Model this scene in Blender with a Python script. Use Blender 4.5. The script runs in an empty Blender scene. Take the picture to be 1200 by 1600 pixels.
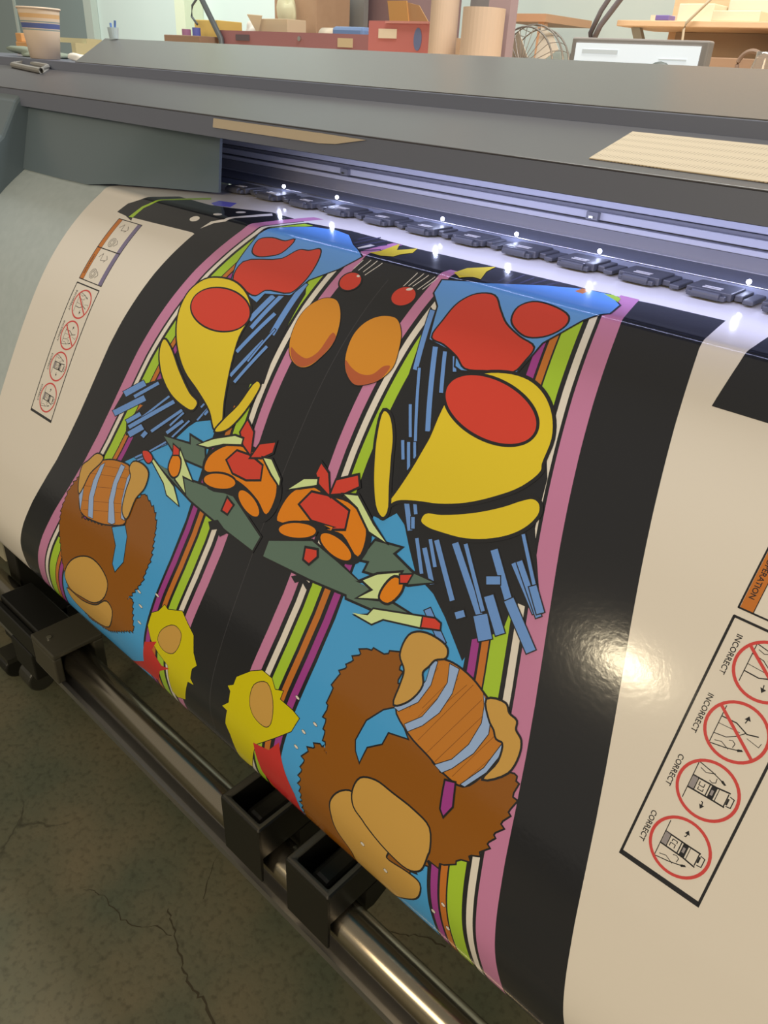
import bpy, bmesh, math, random
from mathutils import Vector, Matrix
from mathutils.geometry import tessellate_polygon

scene = bpy.context.scene
C = scene.collection
PI = math.pi

# ------------------------------------------------------------------ camera
cam_data = bpy.data.cameras.new('camera')
cam = bpy.data.objects.new('camera', cam_data)
C.objects.link(cam)
cam_data.sensor_fit = 'VERTICAL'
cam_data.sensor_height = 36.0
cam_data.lens = 1181.2 / 1600.0 * 36.0
cam_data.clip_start = 0.02
R = Matrix(((0.73386, -0.37828, 0.56423), (0.67733, 0.34427, -0.65016), (0.05169, 0.85929, 0.50886)))
cam.matrix_world = Matrix.Translation((1.35, 0.0, 1.22)) @ R.to_4x4()
scene.camera = cam

# ------------------------------------------------------------------ world, lights, exposure
scene.view_settings.view_transform = 'Standard'
scene.view_settings.look = 'None'
scene.view_settings.gamma = 1.0
scene.view_settings.use_curve_mapping = False
scene.view_settings.exposure = 0.0
world = bpy.data.worlds.new('workshop_air')
scene.world = world
world.use_nodes = True
bgn = world.node_tree.nodes['Background']
bgn.inputs[0].default_value = (1.0, 0.90, 0.73, 1)
bgn.inputs[1].default_value = 0.36

def area(name, loc, target, size, sizey, energy, color):
    d = bpy.data.lights.new(name, 'AREA')
    d.shape = 'RECTANGLE'; d.size = size; d.size_y = sizey
    d.energy = energy; d.color = color
    o = bpy.data.objects.new(name, d); C.objects.link(o)
    o.location = loc
    o.rotation_euler = (Vector(target) - Vector(loc)).to_track_quat('-Z', 'Y').to_euler()
    return o
area('hall_lamp_light', (-0.465, -5.88, 2.99), (1.18, 0.545, 0.768), 0.46, 0.34, 36, (1.0, 0.84, 0.56))
area('front_fill_light', (2.6, -4.2, 2.6), (0.8, 0.5, 0.6), 2.2, 1.6, 106, (1.0, 0.80, 0.54))  # added broad fill for the sheet, set aside so the gloss never mirrors it
area('lid_fill_light', (0.2, 1.75, 3.1), (0.2, 0.95, 1.1), 1.6, 0.5, 46, (1.0, 0.97, 0.90))  # added overhead fill to brighten the lids, no fixture behind it
area('workbench_light', (-3.6, 1.9, 2.9), (-4.0, 3.2, 1.2), 2.6, 0.6, 66, (0.95, 1.0, 0.95))
area('shelf_light', (1.0, 1.9, 2.9), (0.6, 3.0, 1.2), 1.2, 0.6, 25, (1.0, 0.97, 0.92))
area('print_zone_light', (1.12, 0.795, 1.104), (1.12, 0.90, 1.02), 1.5, 0.008, 1.9, (0.58, 0.62, 1.0))

# ------------------------------------------------------------------ materials
def lin(c):
    c /= 255.0
    return c / 12.92 if c <= 0.04045 else ((c + 0.055) / 1.055) ** 2.4
MATS = {}
def mat(name, rgb, rough=0.5, metal=0.0, spec=0.5, coat=0.0, emit=0.0):
    if name in MATS: return MATS[name]
    m = bpy.data.materials.new(name); m.use_nodes = True
    b = m.node_tree.nodes['Principled BSDF']
    col = (lin(rgb[0]), lin(rgb[1]), lin(rgb[2]), 1)
    b.inputs['Base Color'].default_value = col
    b.inputs['Roughness'].default_value = rough
    b.inputs['Metallic'].default_value = metal
    b.inputs['Specular IOR Level'].default_value = spec
    b.inputs['Coat Weight'].default_value = coat
    b.inputs['Coat Roughness'].default_value = 0.08
    if emit:
        b.inputs['Emission Color'].default_value = col
        b.inputs['Emission Strength'].default_value = emit
    MATS[name] = m
    return m
def noise_mat(name, rgb, rgb2, scale, rough=0.6, bump=0.0, detail=6.0, metal=0.0, stretch=None):
    m = mat(name, rgb, rough, metal)
    nt = m.node_tree; b = nt.nodes['Principled BSDF']
    tc = nt.nodes.new('ShaderNodeTexCoord'); n = nt.nodes.new('ShaderNodeTexNoise')
    n.inputs['Scale'].default_value = scale; n.inputs['Detail'].default_value = detail
    mp = nt.nodes.new('ShaderNodeMapping')
    if stretch: mp.inputs['Scale'].default_value = stretch
    nt.links.new(tc.outputs['Object'], mp.inputs[0]); nt.links.new(mp.outputs[0], n.inputs['Vector'])
    r = nt.nodes.new('ShaderNodeValToRGB')
    r.color_ramp.elements[0].position = 0.3; r.color_ramp.elements[1].position = 0.7
    r.color_ramp.elements[0].color = (lin(rgb[0]), lin(rgb[1]), lin(rgb[2]), 1)
    r.color_ramp.elements[1].color = (lin(rgb2[0]), lin(rgb2[1]), lin(rgb2[2]), 1)
    nt.links.new(n.outputs['Fac'], r.inputs[0]); nt.links.new(r.outputs[0], b.inputs['Base Color'])
    if bump:
        bp = nt.nodes.new('ShaderNodeBump'); bp.inputs['Strength'].default_value = bump; bp.inputs['Distance'].default_value = 0.004
        nt.links.new(n.outputs['Fac'], bp.inputs['Height']); nt.links.new(bp.outputs[0], b.inputs['Normal'])
    return m

graphite = noise_mat('graphite_painted_metal', (92, 92, 94), (97, 97, 98), 400, 0.33, 0.02)
charcoal = mat('charcoal_plastic', (103, 110, 130), 0.38)
darkcover = mat('dark_glossy_cover', (102, 118, 130), 0.32)
black = mat('black_plastic', (22, 22, 19), 0.4)
blackrim = mat('worn_black_plastic', (46, 46, 40), 0.35)
alu = mat('brushed_aluminium', (170, 170, 172), 0.32, 0.9)
railmat = mat('satin_rail_metal', (216, 217, 224), 0.45, 0.0)
raildark = mat('grey_rail_metal', (140, 140, 146), 0.45, 0.0)
steel = mat('polished_steel', (156, 148, 132), 0.2, 0.95)
aprongrey = noise_mat('grey_painted_apron', (176, 190, 196), (184, 197, 203), 60, 0.45)
white = mat('white_plastic', (228, 226, 215), 0.5)
chrome = mat('bright_metal', (215, 215, 210), 0.15, 1.0)

# ------------------------------------------------------------------ mesh helpers
def obj(name, bm, m, parent=None, smooth=False, bevel=0.0, seg=2):
    me = bpy.data.meshes.new(name)
    bmesh.ops.recalc_face_normals(bm, faces=bm.faces)
    bm.to_mesh(me); bm.free()
    ms = m if isinstance(m, (list, tuple)) else [m]
    for k in ms: me.materials.append(k)
    if smooth:
        for p in me.polygons: p.use_smooth = True
    o = bpy.data.objects.new(name, me); C.objects.link(o)
    if parent is not None:
        o.parent = parent
        o.matrix_parent_inverse = Matrix.Translation(-Vector(parent.location)) if not any(parent.rotation_euler) else (Matrix.Translation(parent.location) @ parent.rotation_euler.to_matrix().to_4x4()).inverted()
    if bevel:
        md = o.modifiers.new('bevel', 'BEVEL'); md.width = bevel; md.segments = seg; md.limit_method = 'ANGLE'
    return o
def tag(o, label, cat, group=None, kind=None):
    if label: o['label'] = label
    if cat: o['category'] = cat
    if group: o['group'] = group
    if kind: o['kind'] = kind
    return o
def thing(name, label, cat, loc=(0, 0, 0), group=None):
    o = bpy.data.objects.new(name, None); C.objects.link(o); o.location = loc
    o.empty_display_size = 0.05
    return tag(o, label, cat, group)
def box(bm, x0, x1, y0, y1, z0, z1, mi=0, rot=0.0):
    cx, cy = (x0 + x1) / 2, (y0 + y1) / 2
    vs = []
    for z in (z0, z1):
        for x, y in ((x0, y0), (x1, y0), (x1, y1), (x0, y1)):
            dx, dy = x - cx, y - cy
            vs.append(bm.verts.new((cx + dx * math.cos(rot) - dy * math.sin(rot), cy + dx * math.sin(rot) + dy * math.cos(rot), z)))
    for f in ((3, 2, 1, 0), (4, 5, 6, 7), (0, 1, 5, 4), (1, 2, 6, 5), (2, 3, 7, 6), (3, 0, 4, 7)):
        fc = bm.faces.new([vs[i] for i in f]); fc.material_index = mi
    return bm
def prism(bm, poly, x0, x1, mi=0):
    """extrude a (y,z) outline along X"""
    a = [bm.verts.new((x0, y, z)) for y, z in poly]; b = [bm.verts.new((x1, y, z)) for y, z in poly]
    n = len(poly)
    for i in range(n):
        f = bm.faces.new((a[i], a[(i + 1) % n], b[(i + 1) % n], b[i])); f.material_index = mi
    f = bm.faces.new(a[::-1]); f.material_index = mi
    f = bm.faces.new(b); f.material_index = mi
    return bm
def slab(bm, poly, z0, z1, mi=0):
    """extrude an (x,y) outline along Z"""
    a = [bm.verts.new((x, y, z0)) for x, y in poly]; b = [bm.verts.new((x, y, z1)) for x, y in poly]
    n = len(poly)
    for i in range(n):
        f = bm.faces.new((a[i], a[(i + 1) % n], b[(i + 1) % n], b[i])); f.material_index = mi
    bm.faces.new(a[::-1]).material_index = mi; bm.faces.new(b).material_index = mi
    return bm
def lathe(bm, prof, cx, cy, n=32, mi=0, zof=0.0):
    rings = []
    for r, z in prof:
        rings.append([bm.verts.new((cx + r * math.cos(2 * PI * i / n), cy + r * math.sin(2 * PI * i / n), z + zof)) for i in range(n)])
    for a, b in zip(rings, rings[1:]):
        for i in range(n):
            bm.faces.new((a[i], a[(i + 1) % n], b[(i + 1) % n], b[i])).material_index = mi
    for rg, rev in ((rings[0], True), (rings[-1], False)):
        if prof[0 if rev else -1][0] > 1e-5:
            bm.faces.new(rg[::-1] if rev else rg).material_index = mi
    return bm
def tube(bm, pts, r, n=10, mi=0, closed=False):
    pts = [Vector(p) for p in pts]
    rings = []
    for i, p in enumerate(pts):
        if closed: t = pts[(i + 1) % len(pts)] - pts[i - 1]
        else: t = pts[min(i + 1, len(pts) - 1)] - pts[max(i - 1, 0)]
        t.normalize()
        u = t.cross(Vector((0, 0, 1)))
        if u.length < 1e-3: u = t.cross(Vector((1, 0, 0)))
        u.normalize(); v = t.cross(u)
        rr = r[i] if isinstance(r, (list, tuple)) else r
        rings.append([bm.verts.new(p + u * rr * math.cos(2 * PI * k / n) + v * rr * math.sin(2 * PI * k / n)) for k in range(n)])
    m = len(rings)
    for i in range(m if closed else m - 1):
        a, b = rings[i], rings[(i + 1) % m]
        for k in range(n):
            bm.faces.new((a[k], a[(k + 1) % n], b[(k + 1) % n], b[k])).material_index = mi
    if not closed:
        bm.faces.new(rings[0][::-1]).material_index = mi; bm.faces.new(rings[-1]).material_index = mi
    return bm
def xtube(bm, y, z, r, x0, x1, n=40, inner=None, mi=0):
    """a straight pipe along X"""
    a = [bm.verts.new((x0, y + r * math.cos(2 * PI * i / n), z + r * math.sin(2 * PI * i / n))) for i in range(n)]
    b = [bm.verts.new((x1, y + r * math.cos(2 * PI * i / n), z + r * math.sin(2 * PI * i / n))) for i in range(n)]
    for i in range(n): bm.faces.new((a[i], a[(i + 1) % n], b[(i + 1) % n], b[i])).material_index = mi
    if inner:
        c = [bm.verts.new((x0, y + inner * math.cos(2 * PI * i / n), z + inner * math.sin(2 * PI * i / n))) for i in range(n)]
        d = [bm.verts.new((x1, y + inner * math.cos(2 * PI * i / n), z + inner * math.sin(2 * PI * i / n))) for i in range(n)]
        for i in range(n):
            bm.faces.new((d[i], d[(i + 1) % n], c[(i + 1) % n], c[i])); bm.faces.new((a[(i + 1) % n], a[i], c[i], c[(i + 1) % n])); bm.faces.new((b[i], b[(i + 1) % n], d[(i + 1) % n], d[i]))
    else:
        bm.faces.new(a[::-1]); bm.faces.new(b)
    return bm
B = bmesh.new

# ------------------------------------------------------------------ the setting
def concrete():
    m = mat('worn_olive_concrete', (104, 97, 76), 0.55)
    nt = m.node_tree; b = nt.nodes['Principled BSDF']; L = nt.links
    tc = nt.nodes.new('ShaderNodeTexCoord')
    n1 = nt.nodes.new('ShaderNodeTexNoise'); n1.inputs['Scale'].default_value = 5.0; n1.inputs['Detail'].default_value = 9
    n2 = nt.nodes.new('ShaderNodeTexNoise'); n2.inputs['Scale'].default_value = 90.0; n2.inputs['Detail'].default_value = 5
    L.new(tc.outputs['Object'], n1.inputs['Vector']); L.new(tc.outputs['Object'], n2.inputs['Vector'])
    r1 = nt.nodes.new('ShaderNodeValToRGB')
    r1.color_ramp.elements[0].position = 0.35; r1.color_ramp.elements[0].color = (lin(91), lin(97), lin(79), 1)
    r1.color_ramp.elements[1].position = 0.68; r1.color_ramp.elements[1].color = (lin(120), lin(112), lin(88), 1)
    L.new(n1.outputs['Fac'], r1.inputs[0])
    mx = nt.nodes.new('ShaderNodeMixRGB'); mx.blend_type = 'MULTIPLY'; mx.inputs[0].default_value = 0.55
    r2 = nt.nodes.new('ShaderNodeValToRGB'); r2.color_ramp.elements[0].position = 0.28; r2.color_ramp.elements[0].color = (.35, .33, .3, 1); r2.color_ramp.elements[1].position = 0.5
    L.new(n2.outputs['Fac'], r2.inputs[0]); L.new(r1.outputs[0], mx.inputs[1]); L.new(r2.outputs[0], mx.inputs[2])
    # hairline cracks
    dn = nt.nodes.new('ShaderNodeTexNoise'); dn.inputs['Scale'].default_value = 6; dn.inputs['Detail'].default_value = 6
    add = nt.nodes.new('ShaderNodeMixRGB'); add.blend_type = 'LINEAR_LIGHT'; add.inputs[0].default_value = 0.12
    L.new(tc.outputs['Object'], dn.inputs['Vector']); L.new(tc.outputs['Object'], add.inputs[1]); L.new(dn.outputs['Color'], add.inputs[2])
    vo = nt.nodes.new('ShaderNodeTexVoronoi'); vo.feature = 'DISTANCE_TO_EDGE'; vo.inputs['Scale'].default_value = 2.6
    L.new(add.outputs[0], vo.inputs['Vector'])
    r3 = nt.nodes.new('ShaderNodeValToRGB'); r3.color_ramp.elements[0].position = 0.0; r3.color_ramp.elements[0].color = (.45, .43, .4, 1); r3.color_ramp.elements[1].position = 0.012
    L.new(vo.outputs['Distance'], r3.inputs[0])
    msk = nt.nodes.new('ShaderNodeTexNoise'); msk.inputs['Scale'].default_value = 3.1; L.new(tc.outputs['Object'], msk.inputs['Vector'])
    r4 = nt.nodes.new('ShaderNodeValToRGB'); r4.color_ramp.elements[0].position = 0.5; r4.color_ramp.elements[1].position = 0.58
    L.new(msk.outputs['Fac'], r4.inputs[0])
    mx2 = nt.nodes.new('ShaderNodeMixRGB'); mx2.blend_type = 'MULTIPLY'
    L.new(r4.outputs[0], mx2.inputs[0]); L.new(mx.outputs[0], mx2.inputs[1]); L.new(r3.outputs[0], mx2.inputs[2])
    L.new(mx2.outputs[0], b.inputs['Base Color'])
    bp = nt.nodes.new('ShaderNodeBump'); bp.inputs['Strength'].default_value = 0.25; bp.inputs['Distance'].default_value = 0.003
    L.new(n2.outputs['Fac'], bp.inputs['Height']); L.new(bp.outputs[0], b.inputs['Normal'])
    return m
tag(obj('floor', box(B(), -9, 5, -11, 4.0, -0.06, 0.0), concrete()), 'worn olive-brown concrete floor under the printer', 'floor', kind='structure')
wallm = noise_mat('pale_painted_wall', (222, 238, 236), (226, 240, 238), 2.0, 0.8)
tag(obj('wall_back', box(B(), -9, 5, 3.9, 4.0, 0, 3.2), wallm), 'pale green-grey wall behind the workbench', 'wall', kind='structure')
tag(obj('trim_1', box(B(), -4.16, -4.04, 3.74, 3.898, 0, 3.2), mat('cream_green_trim', (232, 240, 214), 0.6)), 'pale vertical post against the back wall', 'trim', kind='structure')
bm = B(); rnd = random.Random(4)
def crack(pts, w0, w1):
    P = []
    for a, b in zip(pts, pts[1:]):
        for k in range(4):
            t = k / 4; P.append((a[0] + (b[0] - a[0]) * t + rnd.uniform(-.003, .003), a[1] + (b[1] - a[1]) * t + rnd.uniform(-.003, .003)))
    P.append(pts[-1]); n = len(P)
    L = [bm.verts.new((x, y + (w0 + (w1 - w0) * i / n) * rnd.uniform(.3, 1.2), .0003)) for i, (x, y) in enumerate(P)]
    M = [bm.verts.new((x, y - (w0 + (w1 - w0) * i / n) * rnd.uniform(.3, 1.2), .0003)) for i, (x, y) in enumerate(P)]
    for i in range(n - 1): bm.faces.new((L[i], M[i], M[i + 1], L[i + 1]))
crack([(0.503, 0.268), (0.518, 0.279), (0.542, 0.283), (0.59, 0.284), (0.621, 0.294), (0.641, 0.317), (0.672, 0.324)], .0006, .0016)
crack([(0.628, 0.346), (0.654, 0.339), (0.677, 0.327), (0.705, 0.316), (0.736, 0.306), (0.763, 0.299), (0.785, 0.301), (0.82, 0.293), (0.86, 0.282)], .0014, .0026)
crack([(0.605, 0.471), (0.627, 0.431), (0.657, 0.396)], .0006, .0014)
crack([(0.900, 0.560), (0.931, 0.585), (0.95, 0.596), (0.966, 0.609), (1.0, .62)], .0008, .0018)
fo = bpy.data.objects['floor']
ck = obj('floor_cracks', bm, mat('crack_dirt', (70, 64, 48), .9), fo); ck['label'] = 'dark branching crack in the concrete'; ck['kind'] = 'structure'

w = tag(obj('window_1', box(B(), -8.0, -5.62, 3.86, 3.898, 1.02, 2.6), mat('dark_window_glass', (140, 156, 158), 0.2)), 'dark window behind the paper cup', 'window', kind='structure')
bm = B(); box(bm, -8.06, -5.56, 3.84, 3.897, 2.6, 2.68); box(bm, -8.06, -5.50, 3.84, 3.897, 0.94, 1.02); box(bm, -5.62, -5.50, 3.84, 3.897, 1.02, 2.6); box(bm, -8.1, -8.0, 3.84, 3.897, 1.02, 2.6); box(bm, -6.9, -6.87, 3.84, 3.859, 1.02, 2.6)
obj('window_frame', bm, mat('pale_window_frame', (196, 206, 200), 0.5), w)

# ------------------------------------------------------------------ the sheet's side profile (y, z), from the rollers over the platen and down into the loop
NODES = [(0.935, 1.0105), (0.88, 1.01), (0.82, 1.009), (0.765, 1.0065), (0.745, 1.0045), (0.7326, 0.9965), (0.7148, 0.9844), (0.6922, 0.9674), (0.6597, 0.9386), (0.6247, 0.9006), (0.5952, 0.8615), (0.569, 0.8206), (0.5437, 0.7776), (0.5186, 0.7324), (0.4933, 0.6851), (0.468, 0.6358), (0.4494, 0.5977), (0.4297, 0.5534), (0.4142, 0.5083), (0.4092, 0.4732), (0.4135, 0.4325), (0.424, 0.396), (0.446, 0.365), (0.478, 0.347), (0.52, 0.341), (0.565, 0.35), (0.605, 0.378), (0.63, 0.42), (0.64, 0.47)]
def catmull(P, n=6, closed=False):
    P = [Vector(p) for p in P]
    Q = P if closed else [2 * P[0] - P[1]] + P + [2 * P[-1] - P[-2]]
    N = len(Q); out = []
    rng = range(N) if closed else range(1, N - 2)
    for i in rng:
        p0, p1, p2, p3 = Q[(i - 1) % N], Q[i], Q[(i + 1) % N], Q[(i + 2) % N]
        d = [max((b - a).length, 1e-6) ** 0.5 for a, b in ((p0, p1), (p1, p2), (p2, p3))]
        t0 = 0.0; t1 = d[0]; t2 = t1 + d[1]; t3 = t2 + d[2]
        for k in range(n):
            t = t1 + (t2 - t1) * k / n
            a1 = p0 * ((t1 - t) / (t1 - t0)) + p1 * ((t - t0) / (t1 - t0)); a2 = p1 * ((t2 - t) / (t2 - t1)) + p2 * ((t - t1) / (t2 - t1)); a3 = p2 * ((t3 - t) / (t3 - t2)) + p3 * ((t - t2) / (t3 - t2))
            b1 = a1 * ((t2 - t) / (t2 - t0)) + a2 * ((t - t0) / (t2 - t0)); b2 = a2 * ((t3 - t) / (t3 - t1)) + a3 * ((t - t1) / (t3 - t1))
            out.append(b1 * ((t2 - t) / (t2 - t1)) + b2 * ((t - t1) / (t2 - t1)))
    if not closed: out.append(P[-1])
    return out
PROF = catmull(NODES, 6)
SLEN = [0.0]
for a, b in zip(PROF, PROF[1:]): SLEN.append(SLEN[-1] + (b - a).length)
def pnormal(i):
    t = PROF[min(i + 1, len(PROF) - 1)] - PROF[max(i - 1, 0)]
    n = Vector((t.y, -t.x)); n.normalize()
    return n if True else -n
NRM = [pnormal(i) for i in range(len(PROF))]
if NRM[40].y < 0: NRM = [-n for n in NRM]
def at_s(s):
    s = min(max(s, 0.0), SLEN[-1])
    lo, hi = 0, len(SLEN) - 1
    while hi - lo > 1:
        m = (lo + hi) // 2
        if SLEN[m] <= s: lo = m
        else: hi = m
    w = (s - SLEN[lo]) / (SLEN[hi] - SLEN[lo])
    return PROF[lo].lerp(PROF[hi], w), NRM[lo].lerp(NRM[hi], w)
def on_sheet(x, s, h):
    p, n = at_s(s)
    return (x, p.x + n.x * h, p.y + n.y * h)

# ------------------------------------------------------------------ the large format printer
XL, XR = -0.31, 1.95
pr = thing('wide_format_printer', 'dark grey wide-format printer feeding out the printed vinyl sheet', 'printer', (0.8, 1.0, 0))
# platen and front apron under the sheet
poly = [(p.x - n.x * 0.0022, p.y - n.y * 0.0022) for p, n in list(zip(PROF, NRM))[0:94]]
poly += [(0.60, 0.62), (0.95, 0.66), (0.95, 0.99)]
obj('front_apron', prism(B(), poly, XL, XR), aprongrey, pr)
obj('body_base', prism(B(), [(0.64, 0.615), (0.64, 0.59), (0.7, 0.55), (1.25, 0.55), (1.28, 0.60), (1.28, 0.615)], XL - 1.15, XR), charcoal, pr)
# left end module: side panel and front panel beneath the lid
bm = B(); prism(bm, [(0.45, 0.66), (1.25, 0.66), (1.25, 1.14), (0.765, 1.138), (0.745, 1.12), (0.708, 1.062), (0.60, 0.98), (0.45, 0.80)], XL - 1.2, XL)
obj('side_module', bm, darkcover, pr, bevel=0.006)
bm = B()
botm = [(XL, .738, 1.001), (-.16, .738, 1.001), (-.055, .739, 1.003), (0.0, .757, 1.0095), (0.09, .80, 1.0120), (0.195, .845, 1.0145)]
topm = [(XL, .777, 1.133), (-.16, .777, 1.133), (-.05, .779, 1.132), (0.05, .783, 1.131), (0.16, .786, 1.130), (0.285, .790, 1.129)]
rows = []
for k in range(7):
    t = k / 6; rows.append([[bm.verts.new(Vector(b).lerp(Vector(q), t) + Vector((0, dy, 0))) for b, q in zip(botm, topm)] for dy in (0, .005)])
for a, b in zip(rows, rows[1:]):
    for i in range(5):
        bm.faces.new((a[0][i], a[0][i + 1], b[0][i + 1], b[0][i])); bm.faces.new((b[1][i], b[1][i + 1], a[1][i + 1], a[1][i]))
    bm.faces.new((a[0][5], a[1][5], b[1][5], b[0][5]))
for i in range(5): bm.faces.new((rows[0][1][i], rows[0][1][i + 1], rows[0][0][i + 1], rows[0][0][i]))
lc = obj('left_cover', bm, darkcover, pr, smooth=True)
lc.data.set_sharp_from_angle(angle=math.radians(50))
# lid: front slope, front lip, step and rear cover
obj('lid_lip', prism(B(), [(0.7575, 1.1405), (0.775, 1.1430), (0.776, 1.125), (0.764, 1.1125), (0.7555, 1.1135)], XL - 1.2, XR), charcoal, pr)
obj('front_lid', prism(B(), [(0.757, 1.1425), (0.95, 1.1712), (0.95, 1.1692), (0.7572, 1.1406)], XL - 1.2, XR), mat('lid_grey_paint', (78, 79, 86), 0.38), pr, bevel=0.0015)
obj('lid_step', prism(B(), [(0.951, 1.150), (0.951, 1.1712), (0.957, 1.1885), (1.0, 1.1885), (1.0, 1.150)], XL - 1.2, XR), charcoal, pr, bevel=0.001)
obj('side_top', prism(B(), [(1.0005, 1.150), (1.0005, 1.1885), (1.33, 1.1885), (1.33, 1.150)], XL - 1.2, -0.2), charcoal, pr)
bm = B()
fr = [(-0.462, 0.962), (XR, 0.962), (XR, 1.305), (-0.92, 1.305)]
zz = [1.190, 1.190, 1.2425, 1.2425]
top = [bm.verts.new((x, y, z)) for (x, y), z in zip(fr, zz)]; bot = [bm.verts.new((x, y, 1.1887)) for x, y in fr]
bm.faces.new(top)
for i in range(4):
    try: bm.faces.new((top[i], top[(i + 1) % 4], bot[(i + 1) % 4], bot[i]))
    except ValueError: pass
bm.faces.new(bot[::-1])
obj('rear_cover', bm, graphite, pr)
obj('back_body', prism(B(), [(1.06, 0.99), (1.32, 0.99), (1.32, 1.187), (1.06, 1.15)], XL, XR), charcoal, pr)
# beige strip of the cover window in the front lip, cut slanting at its right end
bm = B(); prism(bm, [(0.7535, 1.1265), (0.7555, 1.1265), (0.7575, 1.1385), (0.7555, 1.1385)], 0.315, 0.545)
v = [bm.verts.new(p) for p in ((0.545, .7535, 1.1265), (0.575, .754, 1.1285), (0.628, .7554, 1.1378), (0.545, .7555, 1.1385), (0.545, .7545, 1.1265), (0.575, .755, 1.1285), (0.628, .7564, 1.1378), (0.545, .7575, 1.1385))]
for f in ((0, 1, 2, 3), (7, 6, 5, 4), (0, 4, 5, 1), (1, 5, 6, 2), (2, 6, 7, 3)): bm.faces.new([v[i] for i in f])
o = obj('window_strip', bm, mat('beige_window_strip', (190, 178, 160), 0.5), pr); o['label'] = 'beige strip under the lid edge'
# front lip: hangs from the lid to the opening
obj('front_lip', prism(B(), [(0.7765, 1.1245), (0.785, 1.1255), (0.788, 1.1130), (0.7665, 1.1115)], 0.303, XR), charcoal, pr)
# carriage rails inside the opening, at the back of the print zone
YB = 1.045
def zband(t, y): return 1.22 - y * math.tan(math.radians(t))
def band(name, t0, t1, m, y0=YB, d=0.012, x0=-0.25):
    a, b = zband(t1, y0), zband(t0, y0)
    return obj(name, prism(B(), [(y0, a), (y0 + d, a), (y0 + d, b), (y0, b)], x0, XR), m, pr, bevel=0.0012)
obj('inner_back', box(B(), XL, XR, 1.058, 1.0595, 0.99, 1.15), raildark, pr)
for t0, t1, m, y0 in ((7.2, 8.0, raildark, YB), (8.02, 8.52, railmat, YB - .004), (8.58, 8.86, raildark, YB + .003), (8.9, 9.45, railmat, YB - .008), (9.62, 10.0, railmat, YB - .008), (11.0, 11.28, railmat, YB - .012)):
    band('carriage_rail', t0, t1, m, y0)
band('rail_face', 9.98, 11.6, raildark, YB)
band('edge_strip', 11.83, 11.92, alu, 0.935, 0.004)
obj('print_bed_guard', prism(B(), [(0.932, 1.0135), (1.05, 1.0135), (1.05, 1.018), (0.934, zband(11.93, .934))], XL, XR), charcoal, pr)
# rail brackets with screws
for x, in ((0.306,), (0.80,), (1.10,)):
    bm = B(); box(bm, x, x + .018, YB - .016, YB - .0085, zband(9.45, YB - .008), zband(8.9, YB - .008)); k = obj('rail_bracket', bm, raildark, pr)
    bm = B(); box(bm, x + .006, x + .012, YB - .019, YB - .0163, zband(9.25, YB), zband(9.1, YB)); obj('screw', bm, chrome, k)
# pinch rollers, one above the other edge of the sheet, every 85 mm
rollm = mat('grey_roller_plastic', (74, 76, 84), 0.4)
def pinch_roller():
    bm = B()
    box(bm, -0.026, 0.026, 0.886, 0.93, 1.0128, 1.0215)
    box(bm, -0.022, 0.022, 0.878, 0.892, 1.0128, 1.0185)
    xtube(bm, 0.8795, 1.0172, 0.0048, -0.016, 0.016, 14)
    box(bm, 0.0265, 0.036, 0.895, 0.93, 1.0128, 1.0195); box(bm, 0.038, 0.050, 0.888, 0.93, 1.013, 1.018)
    o = obj('pinch_roller', bm, rollm, pr, bevel=0.0012)
    bm = B()
    for dx in (0.0,):
        for dy in (0.0, 0.007):
            v = [bm.verts.new((dx - 0.0105 + sx * .021, 0.8925 + dy + sy * .003, 1.0216 + sz * .0005)) for sz in (0, 1) for sx, sy in ((0, 0), (1, 0), (1, 1), (0, 1))]
            for f in ((3, 2, 1, 0), (4, 5, 6, 7), (0, 1, 5, 4), (1, 2, 6, 5), (2, 3, 7, 6), (3, 0, 4, 7)): bm.faces.new([v[i] for i in f])
    mk = obj('roller_mark', bm, mat('pale_roller_mark', (205, 205, 208), 0.5), o); mk['label'] = 'two short pale lines'
    return o, mk
r0, m0 = pinch_roller()
rollers = [(r0, m0)]
for k in range(15):
    if k: 
        r = r0.copy(); C.objects.link(r); m = m0.copy(); C.objects.link(m); m.parent = r
    else: r, m = r0, m0
    r.location.x = 0.191 + 0.0853 * k + 0.0 if k else 0.191
    r.location.x += 0.0
# lamps along the edge strip
ledm = mat('white_led', (214, 222, 255), 0.3, emit=16)
for x in (0.266, 0.398, 0.621, 0.752, 0.88, 1.07):
    bm = B(); bmesh.ops.create_uvsphere(bm, u_segments=10, v_segments=6, radius=0.0030)
    for vv in bm.verts: vv.co += Vector((x, 0.932, 1.0285))
    o = obj('led_lamp', bm, ledm, pr); o['label'] = 'small white glowing lamp'
    d = bpy.data.lights.new('led_light', 'POINT'); d.energy = 0.035; d.color = (0.62, 0.68, 1.0); d.shadow_soft_size = 0.003
    lo = bpy.data.objects.new('led_light', d); C.objects.link(lo); lo.location = (x, 0.920, 1.040)
# latch on the left of the lid
bm = B(); tube(bm, [(-0.70, 0.93, 1.1735), (-0.50, 0.90, 1.169), (-0.56, 0.945, 1.176), (-0.70, 0.965, 1.179)], 0.006, 8, closed=True)
obj('lid_latch', bm, mat('grey_latch', (150, 150, 148), 0.4), pr)
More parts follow.
